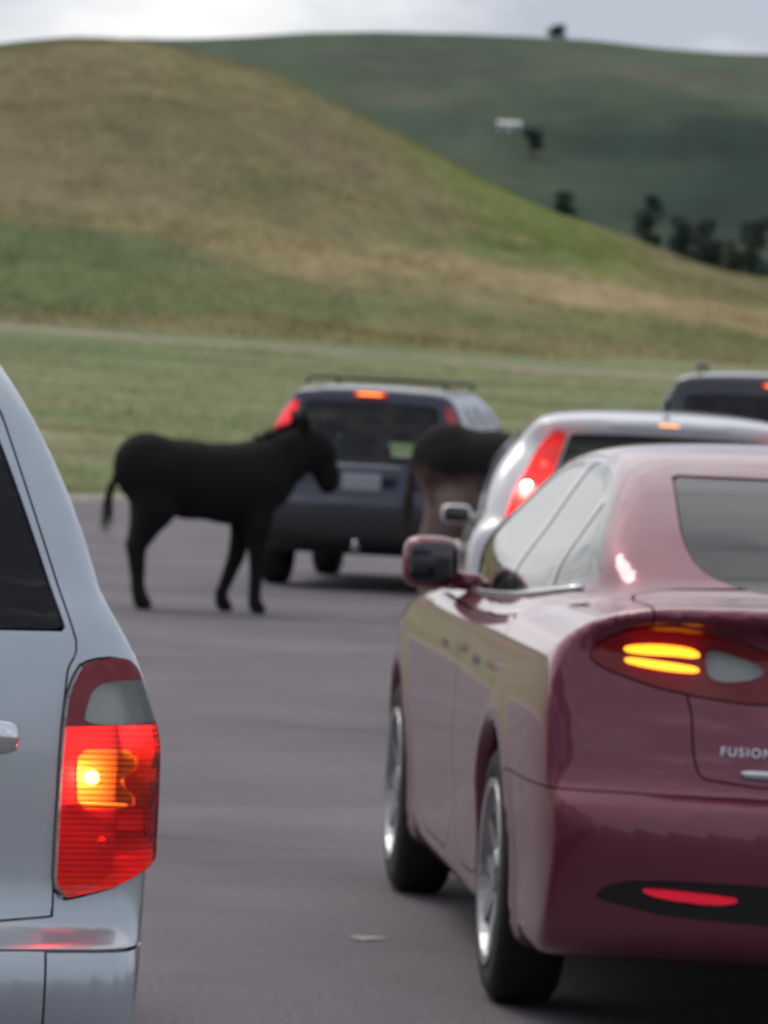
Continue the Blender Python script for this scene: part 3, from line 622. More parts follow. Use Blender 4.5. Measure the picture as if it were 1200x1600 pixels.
# glazing: black surround on each side, panes inside it
for sg in (-1, 1):
    dlo = RED.take(RED.side([(.80, 1.125), (1.12, 1.275), (1.50, 1.375), (2.0, 1.425), (2.5, 1.41), (2.85, 1.335), (3.25, 1.15), (3.52, 1.015), (3.40, .995), (2.6, 1.005), (1.9, 1.03), (1.4, 1.06), (1.0, 1.09)], sg), 0)
    for nm, P in (('quarter_glass', [(.90, 1.12), (1.12, 1.235), (1.30, 1.30), (1.37, 1.30), (1.37, 1.075), (1.30, 1.078), (1.1, 1.10)]),
                  ('rear_side_window', [(1.42, 1.07), (1.42, 1.33), (1.6, 1.385), (1.95, 1.40), (2.06, 1.40), (2.10, 1.38), (2.13, 1.05), (2.10, 1.038), (1.50, 1.068)]),
                  ('front_side_window', [(2.22, 1.03), (2.20, 1.37), (2.24, 1.40), (2.5, 1.385), (2.8, 1.325), (3.15, 1.16), (3.38, 1.045), (3.36, 1.015), (3.2, 1.007), (2.3, 1.03)])):
        f = RED.side(P, sg, 1); pane, dlo = split(dlo, f(dlo[0])); shell(nm, pane, g_side, RED.root, -.004, .004)
    shell('window_surround', dlo, trim_blk, RED.root, -.002, .02)
    tube('belt_trim', [(sg * body_x(RED, b, c, sg, .002), b, c) for b, c in [(.98, 1.086), (1.2, 1.071), (1.4, 1.056), (1.65, 1.040), (1.9, 1.026), (2.25, 1.012), (2.6, 1.001), (3.0, .996), (3.35, .994)]], .0085, chrome, RED.root)
rwh = [to_local(RED.key, *q) for q in [(1038, 740, 1.5), (1044, 790, 1.25), (1056, 842, 1.0), (1084, 888, .8), (1130, 912, .7), (1195, 930, .62)]]
rw = RED.take(RED.rear([(0, rwh[0][1] + .004)] + rwh[:1] + rwh + [(0, rwh[-1][1])] + [(-a, b) for a, b in rwh[::-1]] + [(-rwh[0][0], rwh[0][1])], 2.0, 1), .004)
shell('rear_window', rw, g_side, RED.root, -.003, .006)
wsn = RED.take(RED.rear([(-.55, 1.41), (.55, 1.41), (.72, 1.02), (-.72, 1.02)], 9, 2, 2.3), .004); shell('windshield', wsn, g_light, RED.root, -.003, .006)
bar_m = principled('lit_brake_bar', (.8, .3, .05), .3, emit=(1, .37, .012), estr=1.45)
# tail lamps
lampP = RED.px([(928, 1022), (955, 1000), (1000, 982), (1060, 976), (1120, 986), (1175, 1006), (1240, 1040), (1290, 1075), (1285, 1100), (1210, 1108), (1120, 1098), (1040, 1082), (975, 1060), (938, 1042)], .10)
barsP = [[(988, 1012), (1035, 1009), (1085, 1014), (1104, 1024), (1100, 1033), (1060, 1029), (1010, 1027), (985, 1022)], [(988, 1031), (1020, 1034), (1070, 1041), (1100, 1046), (1101, 1056), (1060, 1054), (1010, 1046), (986, 1039)]]
revP = RED.px([(1112, 1018), (1140, 1022), (1180, 1036), (1205, 1050), (1190, 1064), (1150, 1070), (1118, 1066), (1110, 1045)], .10)
for sg in (-1, 1):
    fl = lambda P: [(-sg * a, b) for a, b in P]
    lm = refine(RED.take(RED.rear(fl(lampP), .75, 2), .004), 2)
    f = RED.rear(fl(revP), .75, 2); rv, lm = split(lm, f(lm[0]))
    lens = lamp_unit(RED, lm, l_soft, .004, .05, bowl_mat=bowl_dk)
    lamp_r = shell('reversing_lens', rv, l_clear, lens, .005, .012); shell('reflector_bowl', rv, bowl_m, lens, -.045, -.045)
    for b in barsP:
        f = RED.rear(fl(RED.px(b, .10)), .75, 1); x_, _ = split(lm, f(lm[0])); shell('brake_light_bar', x_, bar_m, lens, .006, .014)
RED.lining()
# bumper with black valance and red reflectors
bz = RED.take(RED.rear([(-.96, .628), (.96, .628), (.98, .45), (.98, .05), (-.98, .05), (-.98, .45)], .80, 0), .004)
f = RED.rear(RED.px([(925, 1408), (960, 1385), (1010, 1377), (1200, 1385), (1300, 1392)], .05) + [(.56, .40), (.62, .37), (.64, .34), (.6, .335), (.4, .325), (0, .32), (-.4, .325), (-.6, .335), (-.64, .345)], .5, 1)
va, bz = split(bz, f(bz[0])); va = refine(va, 2)
bump_o = shell('rear_bumper', bz, red_paint, RED.root, 0, .02)
refl = RED.px([(1008, 1391), (1150, 1404), (1155, 1412), (1120, 1417), (1040, 1408), (1010, 1398)], .06)
rfs = []
for sg in (-1, 1):
    f = RED.rear([(-sg * a, b) for a, b in refl], .5, 1); r_, va = split(va, f(va[0])); rfs.append(r_)
val_o = shell('lower_valance', va, black_pl, bump_o, -.006, .015)
for r_ in rfs: shell('reflector', r_, principled('self_lit_reflector', (.55, .01, .03), .2, coat=1, emit=(1, .01, .04), estr=.22) if 'self_lit_reflector' not in MATS else MATS['self_lit_reflector'], bump_o, .002, .01)  # unlit part: its red glint is put in as weak emission
lid = RED.take(RED.rear([(-.60, 1.12), (.60, 1.12), (.66, 1.06), (.60, .96), (.54, .86), (.53, .70), (.50, .655), (0, .645), (-.50, .655), (-.53, .70), (-.54, .86), (-.60, .96), (-.66, 1.06)], .62, 1), .005)
lid_o = shell('boot_lid', lid, red_paint, RED.root, 0, .015)
for sg in (-1, 1):
    for nm, P in (('rear_door', [(1.30, .93), (1.24, .80), (1.44, .60), (1.50, .40), (1.56, .27), (2.17, .27), (2.17, .60), (2.165, .97), (1.7, .975), (1.36, 1.0)]),
                  ('front_door', [(2.175, .27), (2.175, .96), (2.9, .965), (3.38, .975), (3.40, .8), (3.38, .5), (3.34, .27)])):
        d = RED.take(RED.side(P, sg, 1, .5), .005)
        do = shell(nm, d, red_paint, RED.root, 0, .015)
        hy = 1.50 if nm == 'rear_door' else 2.36
        hx = body_x(RED, hy, .86, sg); box('door_handle', (sg * (hx - .01), hy - .10, .848), (sg * (hx + .026), hy + .10, .874), red_paint, do, .009)
RED.finish(red_paint)
RED.mirror(.90, 3.12, 1.065, -1, red_paint, (.085, .075, .078)); RED.mirror(.90, 3.12, 1.06, 1, red_paint, (.085, .075, .078))
for a, st in ((1.10, 0), (3.95, rad(0))):
    for sg in (-1, 1): wheel(RED.root, sg * .812, a, .335, sg, .242, w=.185, steer=st)
RED.seats((2.55, 1.55), .83)
box('underbody', (-.80, .45, .20), (.80, 4.5, .30), black_pl, RED.root)
def lettering(txt, size, loc, rot, mat, parent, name='lettering', squash=1.0):
    cu = bpy.data.curves.new(name, 'FONT'); cu.body = txt; cu.size = size; cu.extrude = .002; cu.space_character = 1.25
    o = bpy.data.objects.new(name, cu); col.objects.link(o); dg = bpy.context.evaluated_depsgraph_get(); me = bpy.data.meshes.new_from_object(o.evaluated_get(dg))
    bpy.data.objects.remove(o); me.materials.append(mat); q = bpy.data.objects.new(name, me); col.objects.link(q); q.parent = parent; q.location = loc; q.rotation_euler = rot; q.scale = (1, squash, 1)
    return q
lx = to_local(RED.key, 1128, 1182, .10)
lettering('FUSION', .031, (lx[0], .093 + .17 * lx[0] ** 2, lx[1]), (rad(84), 0, rad(-10)), chrome, lid_o)
lx2 = to_local(RED.key, 1175, 1212, .09)
superell('badge', (lx2[0] + .05, .080 + .17 * lx2[0] ** 2, lx2[1]), (.075, .008, .011), .5, chrome, lid_o, rad(-8))

# ---- silver minivan ---------------------------------------------------------------------------------------
silver = paint('pale_silver_paint', (.48, .53, .58), .55, .34, dust=(.33, .29, .27))
vs_ = dict(L=5.0, W=2.0, H=1.76, R=.34, axles=(1.0, 4.05), bow_r=.16, bow_f=.25, crown=.06, kL=.06, kG=.07, kB=.05)
vs_['side_low'] = [(.30, .28), (.05, .30), (-.03, .36), (-.055, .45), (-.058, .53), (-.04, .556), (.03, .568), (.08, .582), (.09, .64), (.09, .9), (.11, 1.05), (.13, 1.15), (.17, 1.19), (1, 1.12), (3.4, 1.05), (4.1, 1.08), (4.6, .95), (4.95, .70), (5.0, .5), (4.95, .3), (4.3, .24), (.7, .24)]
vs_['plan_low'] = [(0, -.06), (.6, -.05), (.84, .0), (.945, .12), (.985, .4), (.995, 1.2), (1.0, 2.5), (.99, 3.9), (.94, 4.5), (.8, 4.85), (.4, 5.0), (0, 5.0)]
vs_['sec_low'] = [(0, .2), (.85, .22), (.955, .30), (.975, .5), (.985, .60), (.992, .8), (.978, .98), (.93, 1.06), (.885, 1.12), (.82, 1.17), (0, 1.20)]
vs_['side_gh'] = [(.13, 1.0), (.155, 1.17), (.22, 1.38), (.33, 1.60), (.50, 1.72), (.9, 1.765), (2.2, 1.78), (3.0, 1.70), (3.6, 1.42), (4.3, 1.05), (4.2, .85), (.3, .85)]
vs_['plan_gh'] = [(0, .02), (.6, .05), (.82, .10), (.91, .26), (.935, .7), (.935, 2.5), (.90, 3.6), (.7, 4.2), (0, 4.4)]
vs_['sec_gh'] = [(0, .7), (.93, .75), (.91, 1.04), (.875, 1.15), (.80, 1.35), (.705, 1.53), (.60, 1.67), (.47, 1.75), (.25, 1.775), (0, 1.78)]
VAN = Car('silver_minivan', (-1.296, 8.75, 0), rad(9.5), vs_, .02)
tag(VAN.root, 'silver minivan cut off at the left edge, tall red tail lamp glowing', 'minivan', 'cars stopped on the road')
wl_ = VAN.px([(106, 986), (70, 870), (30, 745), (-6, 645), (-40, 580)], .20)
rwP = [(-a, b) for a, b in wl_[::-1]] + [(a, b) for a, b in wl_]
rwP = [(wl_[0][0], wl_[0][1] - .003)] + wl_[0:1] + wl_[1:] + [(0, wl_[-1][1] + .02)] + [(-a, b) for a, b in wl_[::-1]] + [(-wl_[0][0], wl_[0][1] - .003), (0, wl_[0][1] - .01)]
shell('rear_window', VAN.take(VAN.rear(rwP, 1.2, 1), .005), g_priv, VAN.root, -.003, .006)
for sg in (-1, 1):
    for nm, P in (('quarter_glass', [(.55, 1.22), (.62, 1.55), (.75, 1.60), (1.75, 1.60), (1.78, 1.2)]), ('sliding_door_window', [(1.86, 1.18), (1.86, 1.60), (2.75, 1.60), (2.78, 1.15)]), ('front_side_window', [(2.86, 1.14), (2.86, 1.58), (3.1, 1.52), (3.6, 1.25), (3.7, 1.12)])):
        shell(nm, VAN.take(VAN.side(P, sg, 1, .5), .004), g_priv if nm[0] != 'f' else g_tint, VAN.root, -.003, .006)
shell('windshield', VAN.take(VAN.rear([(-.66, 1.62), (.66, 1.62), (.84, 1.1), (-.84, 1.1)], 9, 2, 3.0), .004), g_light, VAN.root, -.003, .006)
lampV = VAN.px([(122, 1062), (140, 1036), (200, 1031), (224, 1050), (240, 1100), (262, 1180), (264, 1330), (250, 1362), (200, 1396), (140, 1412), (86, 1420), (92, 1300), (101, 1160), (108, 1100)], .10)
revV = VAN.px([(150, 1085), (175, 1072), (236, 1074), (262, 1090), (262, 1140), (135, 1141), (140, 1115)], .10)
for sg in (1, -1):
    fl = lambda P: [(sg * a, b) for a, b in P]
    lm = refine(VAN.take(VAN.rear(fl(lampV), .55, 1), .005), 2)
    up = VAN.px([(60, 1142), (300, 1142), (300, 1000), (60, 1000)], .10)
    f = VAN.rear(fl(up), .55, 0); top, lm = split(lm, f(lm[0]))
    f = VAN.rear(fl(revV), .55, 2); rv, top = split(top, f(top[0]))
    f = VAN.rear(fl(VAN.px([(126, 1178), (170, 1178), (214, 1179), (222, 1196), (218, 1214), (198, 1224), (200, 1238), (216, 1254), (216, 1271), (170, 1272), (126, 1271), (124, 1225)], .10)), .55, 1); pz, lens_p = split(lm, f(lm[0]))
    lens = lamp_unit(VAN, lens_p, l_red, .018, .075, whole=lm); shell('hot_glow_patch', pz, l_amber, lens, .018, 0)  # amber patch cut to the shape of the hot glow around the brake bulb
    up_ = shell('upper_lens', top, l_dark, lens, .018, .02); shell('reflector_bowl', top, bowl_m, lens, -.03, -.045)
    shell('reversing_lens', rv, l_clear, lens, .019, .02); shell('reflector_bowl', rv, bowl_m, lens, -.032, -.048)
    for (bx_, by_), nm, rr, mt in (((160, 1222), 'brake_bulb', .0135, bulb_m), ((178, 1328), 'unlit_bulb', .012, lamp_clear)):
        q = VAN.px([(bx_, by_)], .10)[0]; c_ = surf_point(VAN, sg * q[0], q[1], lm, -.022); superell(nm, c_, (rr, rr * 1.4, rr), 1, mt, lens, 0, 14)
    q = VAN.px([(170, 1268)], .10)[0]; c_ = surf_point(VAN, sg * q[0], q[1], lm, -.03); box('bowl_divider', c_ - (.055, .012, .004), c_ + (.055, .016, .004), bowl_m, lens, .002)
VAN.lining()
bp = VAN.take(VAN.rear([(-1.1, .552), (1.1, .552), (1.1, 0), (-1.1, 0)], .72, 0), .006)
gt = VAN.px([(80, 1430), (74, 1600), (70, 1800)], .02)
f = VAN.rear([(-gt[0][0], .7), (gt[0][0], .7), (gt[1][0], .2), (gt[2][0], 0), (-gt[2][0], 0), (-gt[1][0], .2)], .6, 0); mid, bp = split(bp, f(bp[0])); mid, _ = split(mid, f(mid[0]) + .006)
bo = shell('rear_bumper', bp, silver, VAN.root, 0, .02); shell('bumper_step', mid, silver, bo, .004, .02)
seam = VAN.px([(92, 1420), (112, 1060), (136, 1022), (128, 990)], .10)
sx = [p for p in seam]
gtP = [(-sx[0][0] - .0, .563), (sx[0][0], .563), (sx[0][0], .7)] + [(a, b) for a, b in sx[1:]] + [(.62, 1.62), (0, 1.68), (-.62, 1.62)] + [(-a, b) for a, b in sx[:0:-1]] + [(-sx[0][0], .7)]
tg = VAN.take(VAN.rear(gtP, .7, 1), .004); tgo = shell('tailgate', tg, silver, VAN.root, 0, .015)
# licence plate recess with handle bar on the tailgate
hb = to_local(VAN.key, -40, 1150, .08)
superell('handle_bar', (hb[0] - .22, .085 + .16 * .3 ** 2, hb[1]), (.30, .022, .035), .35, chrome, tgo, rad(-5))
box('number_plate', (-.16, .060, .70), (.16, .072, .86), plate_m, tgo, .004)
for sg in (-1, 1):
    for nm, P in (('sliding_door', [(1.6, .35), (1.82, .45), (1.82, 1.14), (2.82, 1.10), (2.82, .33), (1.75, .33)]), ('front_door', [(2.84, .33), (2.84, 1.10), (3.72, 1.06), (3.66, .33)])):
        d = VAN.take(VAN.side(P, sg, 1, .5), .006); do = shell(nm, d, silver, VAN.root, 0, .015)
        superell('door_handle', (sg * 1.0, 2.0 if nm[0] == 's' else 3.0, 1.0), (.02, .10, .02), .6, silver, do)
VAN.finish(silver); VAN.mirror(1.03, 3.55, 1.15, -1, silver, (.09, .07, .10)); VAN.mirror(1.03, 3.55, 1.15, 1, silver, (.09, .07, .10))
for a in (1.0, 4.05):
    for sg in (-1, 1): wheel(VAN.root, sg * .87, a, .34, sg, .225)
VAN.seats((3.1, 2.1, 1.2), .95); box('underbody', (-.85, .4, .24), (.85, 4.6, .33), black_pl, VAN.root)

def high_lamp(C, lo, hi):
    lo, hi = np.array(lo), np.array(hi); o = box('high_brake_light', lo, hi, lamp_lit, C.root, .006); d = hi - lo
    box('lit_strip', (lo[0] + d[0] * .12, lo[1] - .006, lo[2] + d[2] * .30), (hi[0] - d[0] * .12, lo[1] + .01, hi[2] - d[2] * .28), led_far, o, .003)
led_far = principled('lit_strip', (1, .4, .1), .3, emit=(1, .34, .04), estr=1.6)
# ---- generic crossover ------------------------------------------------------------------------------------
def crossover(name, loc, rz, L, W, H, mat, belt, roof_w, res, R=.34, tail=(.14, .50), shelf=.66, z_sill=.27, gh_w=None, spoil=.0):
    h = W / 2; gw = gh_w or h * .93; a, b, c = std_two_box(L, W, H, z_sill, belt, .42, shelf)
    sp = dict(L=L, W=W, H=H, R=R, axles=(.92, L - .88), side_low=a, plan_low=b, sec_low=c, bow_r=.15, bow_f=.22, crown=.06, kL=.06, kG=.06, kB=.05)
    s0, s1 = tail; z = H
    sp['side_gh'] = [(s0 - .02, belt - .12), (s0, belt + .02), (s0 + (s1 - s0) * .45, belt + (z - belt) * .5), (s1 - .06, z - .14), (s1 - .10 - spoil, z - .075), (s1 - .02 - spoil, z - .045), (s1 + .3, z - .01), (s1 + 1.1, z + .012), (L * .5 + .1, z + .01), (L * .5 + .55, z - .09), (L * .5 + 1.0, belt + (z - belt) * .42), (L - 1.05, belt - .02), (L - 1.2, belt - .2), (s0 + .2, belt - .2)]
    sp['plan_gh'] = [(0, s0 - .08), (gw * .7, s0 - .05), (gw * .92, s0 + .06), (gw * .99, s0 + .4), (gw, 1.4), (gw * .99, 2.5), (gw * .93, L - 1.3), (gw * .6, L - .95), (0, L - .9)]
    sp['sec_gh'] = [(0, belt - .3), (gw, belt - .28), (gw, belt + .01), (gw * .965, belt + .10), (gw * .5 + roof_w * .5 + .03, belt + (z - belt) * .52), (roof_w + .03, z - .13), (roof_w - .02, z - .055), (roof_w * .75, z - .012), (roof_w * .4, z + .008), (0, z + .012)]
    return Car(name, loc, rz, sp, res)
def side_glass(C, belt, H, L, s_r, s_b, mats, s_f=None):
    sf = s_f or L - 1.15; zt = H - .16
    for sg in (-1, 1):
        for nm, P, m in (('quarter_glass', [(s_r, belt + .08), (s_r + .16, zt - .08), (s_r + .28, zt), (s_b - .72, zt), (s_b - .72, belt + .06)], mats[0]),
                         ('rear_side_window', [(s_b - .66, belt + .06), (s_b - .66, zt), (s_b + .05, zt + .01), (s_b + .06, belt + .05)], mats[0]),
                         ('front_side_window', [(s_b + .13, belt + .05), (s_b + .13, zt), (s_b + .55, zt - .03), (sf - .30, belt + .24), (sf, belt + .05)], mats[1])):
            shell(nm, C.take(C.side(P, sg, 1, .4), .004), m, C.root, -.004, .008)
def doors(C, belt, s_b, mat, L, lowz=.36):
    for sg in (-1, 1):
        for nm, P in (('rear_door', [(s_b - .72, belt), (s_b - .74, .86), (s_b - .52, .6), (s_b - .46, lowz), (s_b + .10, lowz), (s_b + .10, belt + .0)]), ('front_door', [(s_b + .11, lowz), (s_b + .11, belt), (L - 1.22, belt), (L - 1.22, .6), (L - 1.28, lowz)])):
            d = C.take(C.side(P, sg, 0, .5), .006); do = shell(nm, d, mat, C.root, 0, .015)
            superell('door_handle', (sg * (C.sp['W'] / 2 + .005), (s_b - .5) if nm[0] == 'r' else s_b + .26, belt - .12), (.02, .09, .018), .6, mat, do)

# ---- white crossover --------------------------------------------------------------------------------------
white = paint('white_paint', (.60, .60, .62), .15, .35, dust=(.40, .36, .33))
WLOC = ((1.255, 22.5, 0), rad(-.5))
WC = crossover('white_crossover', WLOC[0], WLOC[1], 4.5, 1.82, 1.56, white, .99, .60, .027, spoil=.06, tail=(.13, .62))
tag(WC.root, 'white crossover half hidden behind the red sedan, slanting brake lamp on its pillar', 'car', 'cars stopped on the road')
WC_lamp = WC.px([(868, 672), (890, 674), (884, 700), (860, 760), (848, 800), (820, 850), (790, 880), (775, 860), (790, 800), (822, 738), (842, 700)], .25)
WC_hot = WC.px([(838, 752), (850, 768), (838, 792), (815, 802), (793, 803), (800, 784), (815, 765)], .25)
rwW = [(-.43, 1.435), (.43, 1.435), (.45, 1.40), (.53, 1.15), (.56, 1.06), (.4, 1.045), (-.4, 1.045), (-.56, 1.06), (-.53, 1.15), (-.45, 1.40)]
shell('rear_window', WC.take(WC.rear(rwW, 1.0, 1), .004), g_priv, WC.root, -.004, .008)
side_glass(WC, .99, 1.56, 4.5, .72, 1.95, (g_priv, g_tint))
shell('windshield', WC.take(WC.rear([(-.58, 1.445), (.58, 1.445), (.76, 1.04), (-.76, 1.04)], 9, 2, 2.4), .004), g_light, WC.root, -.003, .006)
for sg in (-1, 1):
    fl = lambda P: [(-sg * a, b) for a, b in P]
    lm = refine(WC.take(WC.rear(fl(WC_lamp), 1.1, 2), .004), 1)
    lens = lamp_unit(WC, lm, l_red, .012, .05)
    for (bx_, by_), nm, rr, mt in (((822, 764), 'brake_bulb', .036, bulb_m), ((848, 722), 'tail_bulb', .012, led_m)):
        q = WC.px([(bx_, by_)], .25)[0]; c_ = surf_point(WC, -sg * q[0], q[1], lm, -.012); superell(nm, c_, (rr, rr * .6, rr), 1, mt, lens, 0, 14)
WC.lining()
bp = WC.take(WC.rear([(-1, .655), (1, .655), (1, 0), (-1, 0)], .6, 0), .006); wb = shell('rear_bumper', bp, white, WC.root, 0, .02)
tg = WC.take(WC.rear([(-.62, .67), (.62, .67), (.66, 1.0), (.62, 1.08), (-.62, 1.08), (-.66, 1.0)], .6, 0), .006); wt = shell('tailgate', tg, white, WC.root, 0, .015)
doors(WC, .98, 1.95, white, 4.5); WC.finish(white)
high_lamp(WC, (-.06, .50, 1.475), (.06, .53, 1.493))
box('number_plate', (-.16, .055, .78), (.16, .075, .92), plate_m, wt, .004)
superell('roof_antenna', (0, .80, 1.58), (.018, .06, .035), .8, black_pl, WC.root)
WC.mirror(.92, 3.05, .985, -1, white, (.075, .06, .048)); WC.mirror(.92, 3.05, .985, 1, white, (.085, .06, .055))
for a in (.92, 3.62):
    for sg in (-1, 1): wheel(WC.root, sg * .79, a, .34, sg, .215)
WC.seats((2.5, 1.5), .92); box('underbody', (-.8, .4, .25), (.8, 4.1, .34), black_pl, WC.root)

# ---- dark blue suv ----------------------------------------------------------------------------------------
navy = paint('dark_blue_paint', (.010, .012, .040), .3, .35, dust=(.07, .07, .085)); 
BLOC = ((-.20, 40.4, 0), rad(-8))
MATS['dark_blue_paint'].node_tree.nodes['Principled BSDF'].inputs['Coat IOR'].default_value = 1.55
BS = crossover('blue_suv', BLOC[0], BLOC[1], 4.55, 1.80, 1.655, navy, 1.0, .62, .034, tail=(.12, .44), shelf=.68, z_sill=.30)
tag(BS.root, 'dark blue suv with roof rails and red pillar lamps, braking behind the donkey', 'suv', 'cars stopped on the road')
shell('rear_window', BS.take(BS.rear([(-.50, 1.50), (.50, 1.50), (.545, 1.46), (.615, 1.08), (.60, 1.02), (-.60, 1.02), (-.615, 1.08), (-.545, 1.46)], 1.0, 1), .004), g_light, BS.root, -.004, .008)
side_glass(BS, 1.0, 1.655, 4.55, .60, 1.95, (g_tint, g_light))
shell('windshield', BS.take(BS.rear([(-.60, 1.53), (.60, 1.53), (.76, 1.05), (-.76, 1.05)], 9, 2, 2.4), .004), g_light, BS.root, -.003, .006)
BS.lining()
for sg in (-1, 1):
    lm = BS.take(BS.rear([(sg * .60, 1.50), (sg * .655, 1.47), (sg * .74, 1.30), (sg * .86, 1.12), (sg * .84, 1.05), (sg * .72, 1.04), (sg * .66, 1.12), (sg * .615, 1.36), (sg * .575, 1.49)], .9, 1), .006)
    f = BS.rear([(sg * .63, 1.31), (sg * .80, 1.31), (sg * .90, 1.03), (sg * .62, 1.03)], .9, 0); lo, lm = split(lm, f(lm[0]))
    lens = shell('tail_lamp', lm, lamp_red if sg > 0 else lamp_lit, BS.root, .012, .03); shell('brake_lens', lo, lamp_lit, lens, .012, .03)
    superell('brake_bulb', (sg * .72, .235, 1.18), (.03, .02, .035), .8, led_far, lens)
bp = BS.take(BS.rear([(-1, .67), (1, .67), (1, 0), (-1, 0)], .6, 0), .01); bb = shell('rear_bumper', bp, black_pl, BS.root, 0, .02)
tg = BS.take(BS.rear([(-.64, .69), (.64, .69), (.66, 1.0), (.62, 1.05), (-.62, 1.05), (-.66, 1.0)], .6, 0), .008); bt = shell('tailgate', tg, navy, BS.root, 0, .015)
doors(BS, .99, 1.95, navy, 4.55); BS.finish(navy)
high_lamp(BS, (-.125, .30, 1.545), (.125, .36, 1.578))
box('window_trim', (-.30, .095, .985), (.30, .112, .998), chrome, bt, .003)
box('number_plate', (-.155, .062, .80), (.155, .085, .935), plate_m, bt, .004)
for sg in (-1, 1):
    box('reflector', (sg * .58, .004, .37), (sg * .78, .03, .405), MATS['self_lit_reflector'], bb, .004)
    tube('roof_rail', [(sg * .56, .62, 1.64), (sg * .565, .70, 1.672), (sg * .57, 1.4, 1.692), (sg * .565, 2.2, 1.688), (sg * .56, 2.35, 1.65)], .016, black_pl, BS.root)
    BS.mirror(1.0, 3.15, 1.08, sg, navy)
for sy in (.95, 1.9): tube('roof_bar', [(-.565, sy, 1.684), (.565, sy, 1.684)], .012, black_pl, BS.root)
tube('tow_hitch', [(0, .25, .33), (0, -.02, .33), (0, -.10, .345)], .032, alloy, BS.root); superell('hitch_ball', (0, -.11, .385), (.025, .025, .03), 1, chrome, BS.root, 0, 12)
for a in (.92, 3.67):
    for sg in (-1, 1): wheel(BS.root, sg * .78, a, .34, sg, .21)
BS.seats((2.5,), .90); box('underbody', (-.8, .4, .28), (.8, 4.1, .36), black_pl, BS.root)

# ---- large black suv --------------------------------------------------------------------------------------
inkp = paint('near_black_paint', (.010, .011, .018), .2, .3, dust=(.12, .12, .13))
DLOC = ((2.83, 38.2, 0), rad(-5))
DS = crossover('black_suv', DLOC[0], DLOC[1], 5.2, 2.02, 1.90, inkp, 1.15, .70, .04, R=.39, tail=(.10, .36), shelf=.72, z_sill=.36)
tag(DS.root, 'big black suv beyond the white crossover, only its upper rear showing', 'suv', 'cars stopped on the road')
shell('rear_window', DS.take(DS.rear([(-.60, 1.70), (.60, 1.70), (.64, 1.66), (.72, 1.24), (.70, 1.18), (-.70, 1.18), (-.72, 1.24), (-.64, 1.66)], 1.0, 1), .004), g_priv, DS.root, -.004, .008)
side_glass(DS, 1.15, 1.90, 5.2, .55, 2.2, (g_priv, g_tint)); shell('windshield', DS.take(DS.rear([(-.68, 1.76), (.68, 1.76), (.86, 1.2), (-.86, 1.2)], 9, 2, 2.6), .004), g_light, DS.root, -.003, .006)
DS.lining()
for sg in (-1, 1):
    lm = DS.take(DS.rear([(sg * .80, 1.38), (sg * .95, 1.34), (sg * 1.02, .92), (sg * .86, .90), (sg * .80, 1.2)], .7, 1), .006); shell('tail_lamp', lm, lamp_lit, DS.root, .012, .03)
bp = DS.take(DS.rear([(-1.1, .71), (1.1, .71), (1.1, 0), (-1.1, 0)], .6, 0), .01); shell('rear_bumper', bp, inkp, DS.root, 0, .02)
tg = DS.take(DS.rear([(-.76, .73), (.76, .73), (.74, 1.2), (-.74, 1.2)], .6, 0), .008); dt = shell('tailgate', tg, inkp, DS.root, 0, .015)
doors(DS, 1.14, 2.2, inkp, 5.2, .45); DS.finish(inkp)
high_lamp(DS, (-.06, .24, 1.765), (.16, .31, 1.795))
box('number_plate', (-.16, .06, .86), (.16, .085, 1.0), plate_m, dt, .004)
for sg in (-1, 1):
    tube('roof_rail', [(sg * .56, .60, 1.885), (sg * .56, .75, 1.915), (sg * .56, 2.9, 1.93), (sg * .56, 3.0, 1.88)], .016, black_pl, DS.root); DS.mirror(1.13, 3.6, 1.25, sg, inkp)
for a in (.92, 4.32):
    for sg in (-1, 1): wheel(DS.root, sg * .88, a, .39, sg, .24)
DS.seats((3.0, 2.0), 1.15); box('underbody', (-.9, .4, .34), (.9, 4.7, .42), black_pl, DS.root)

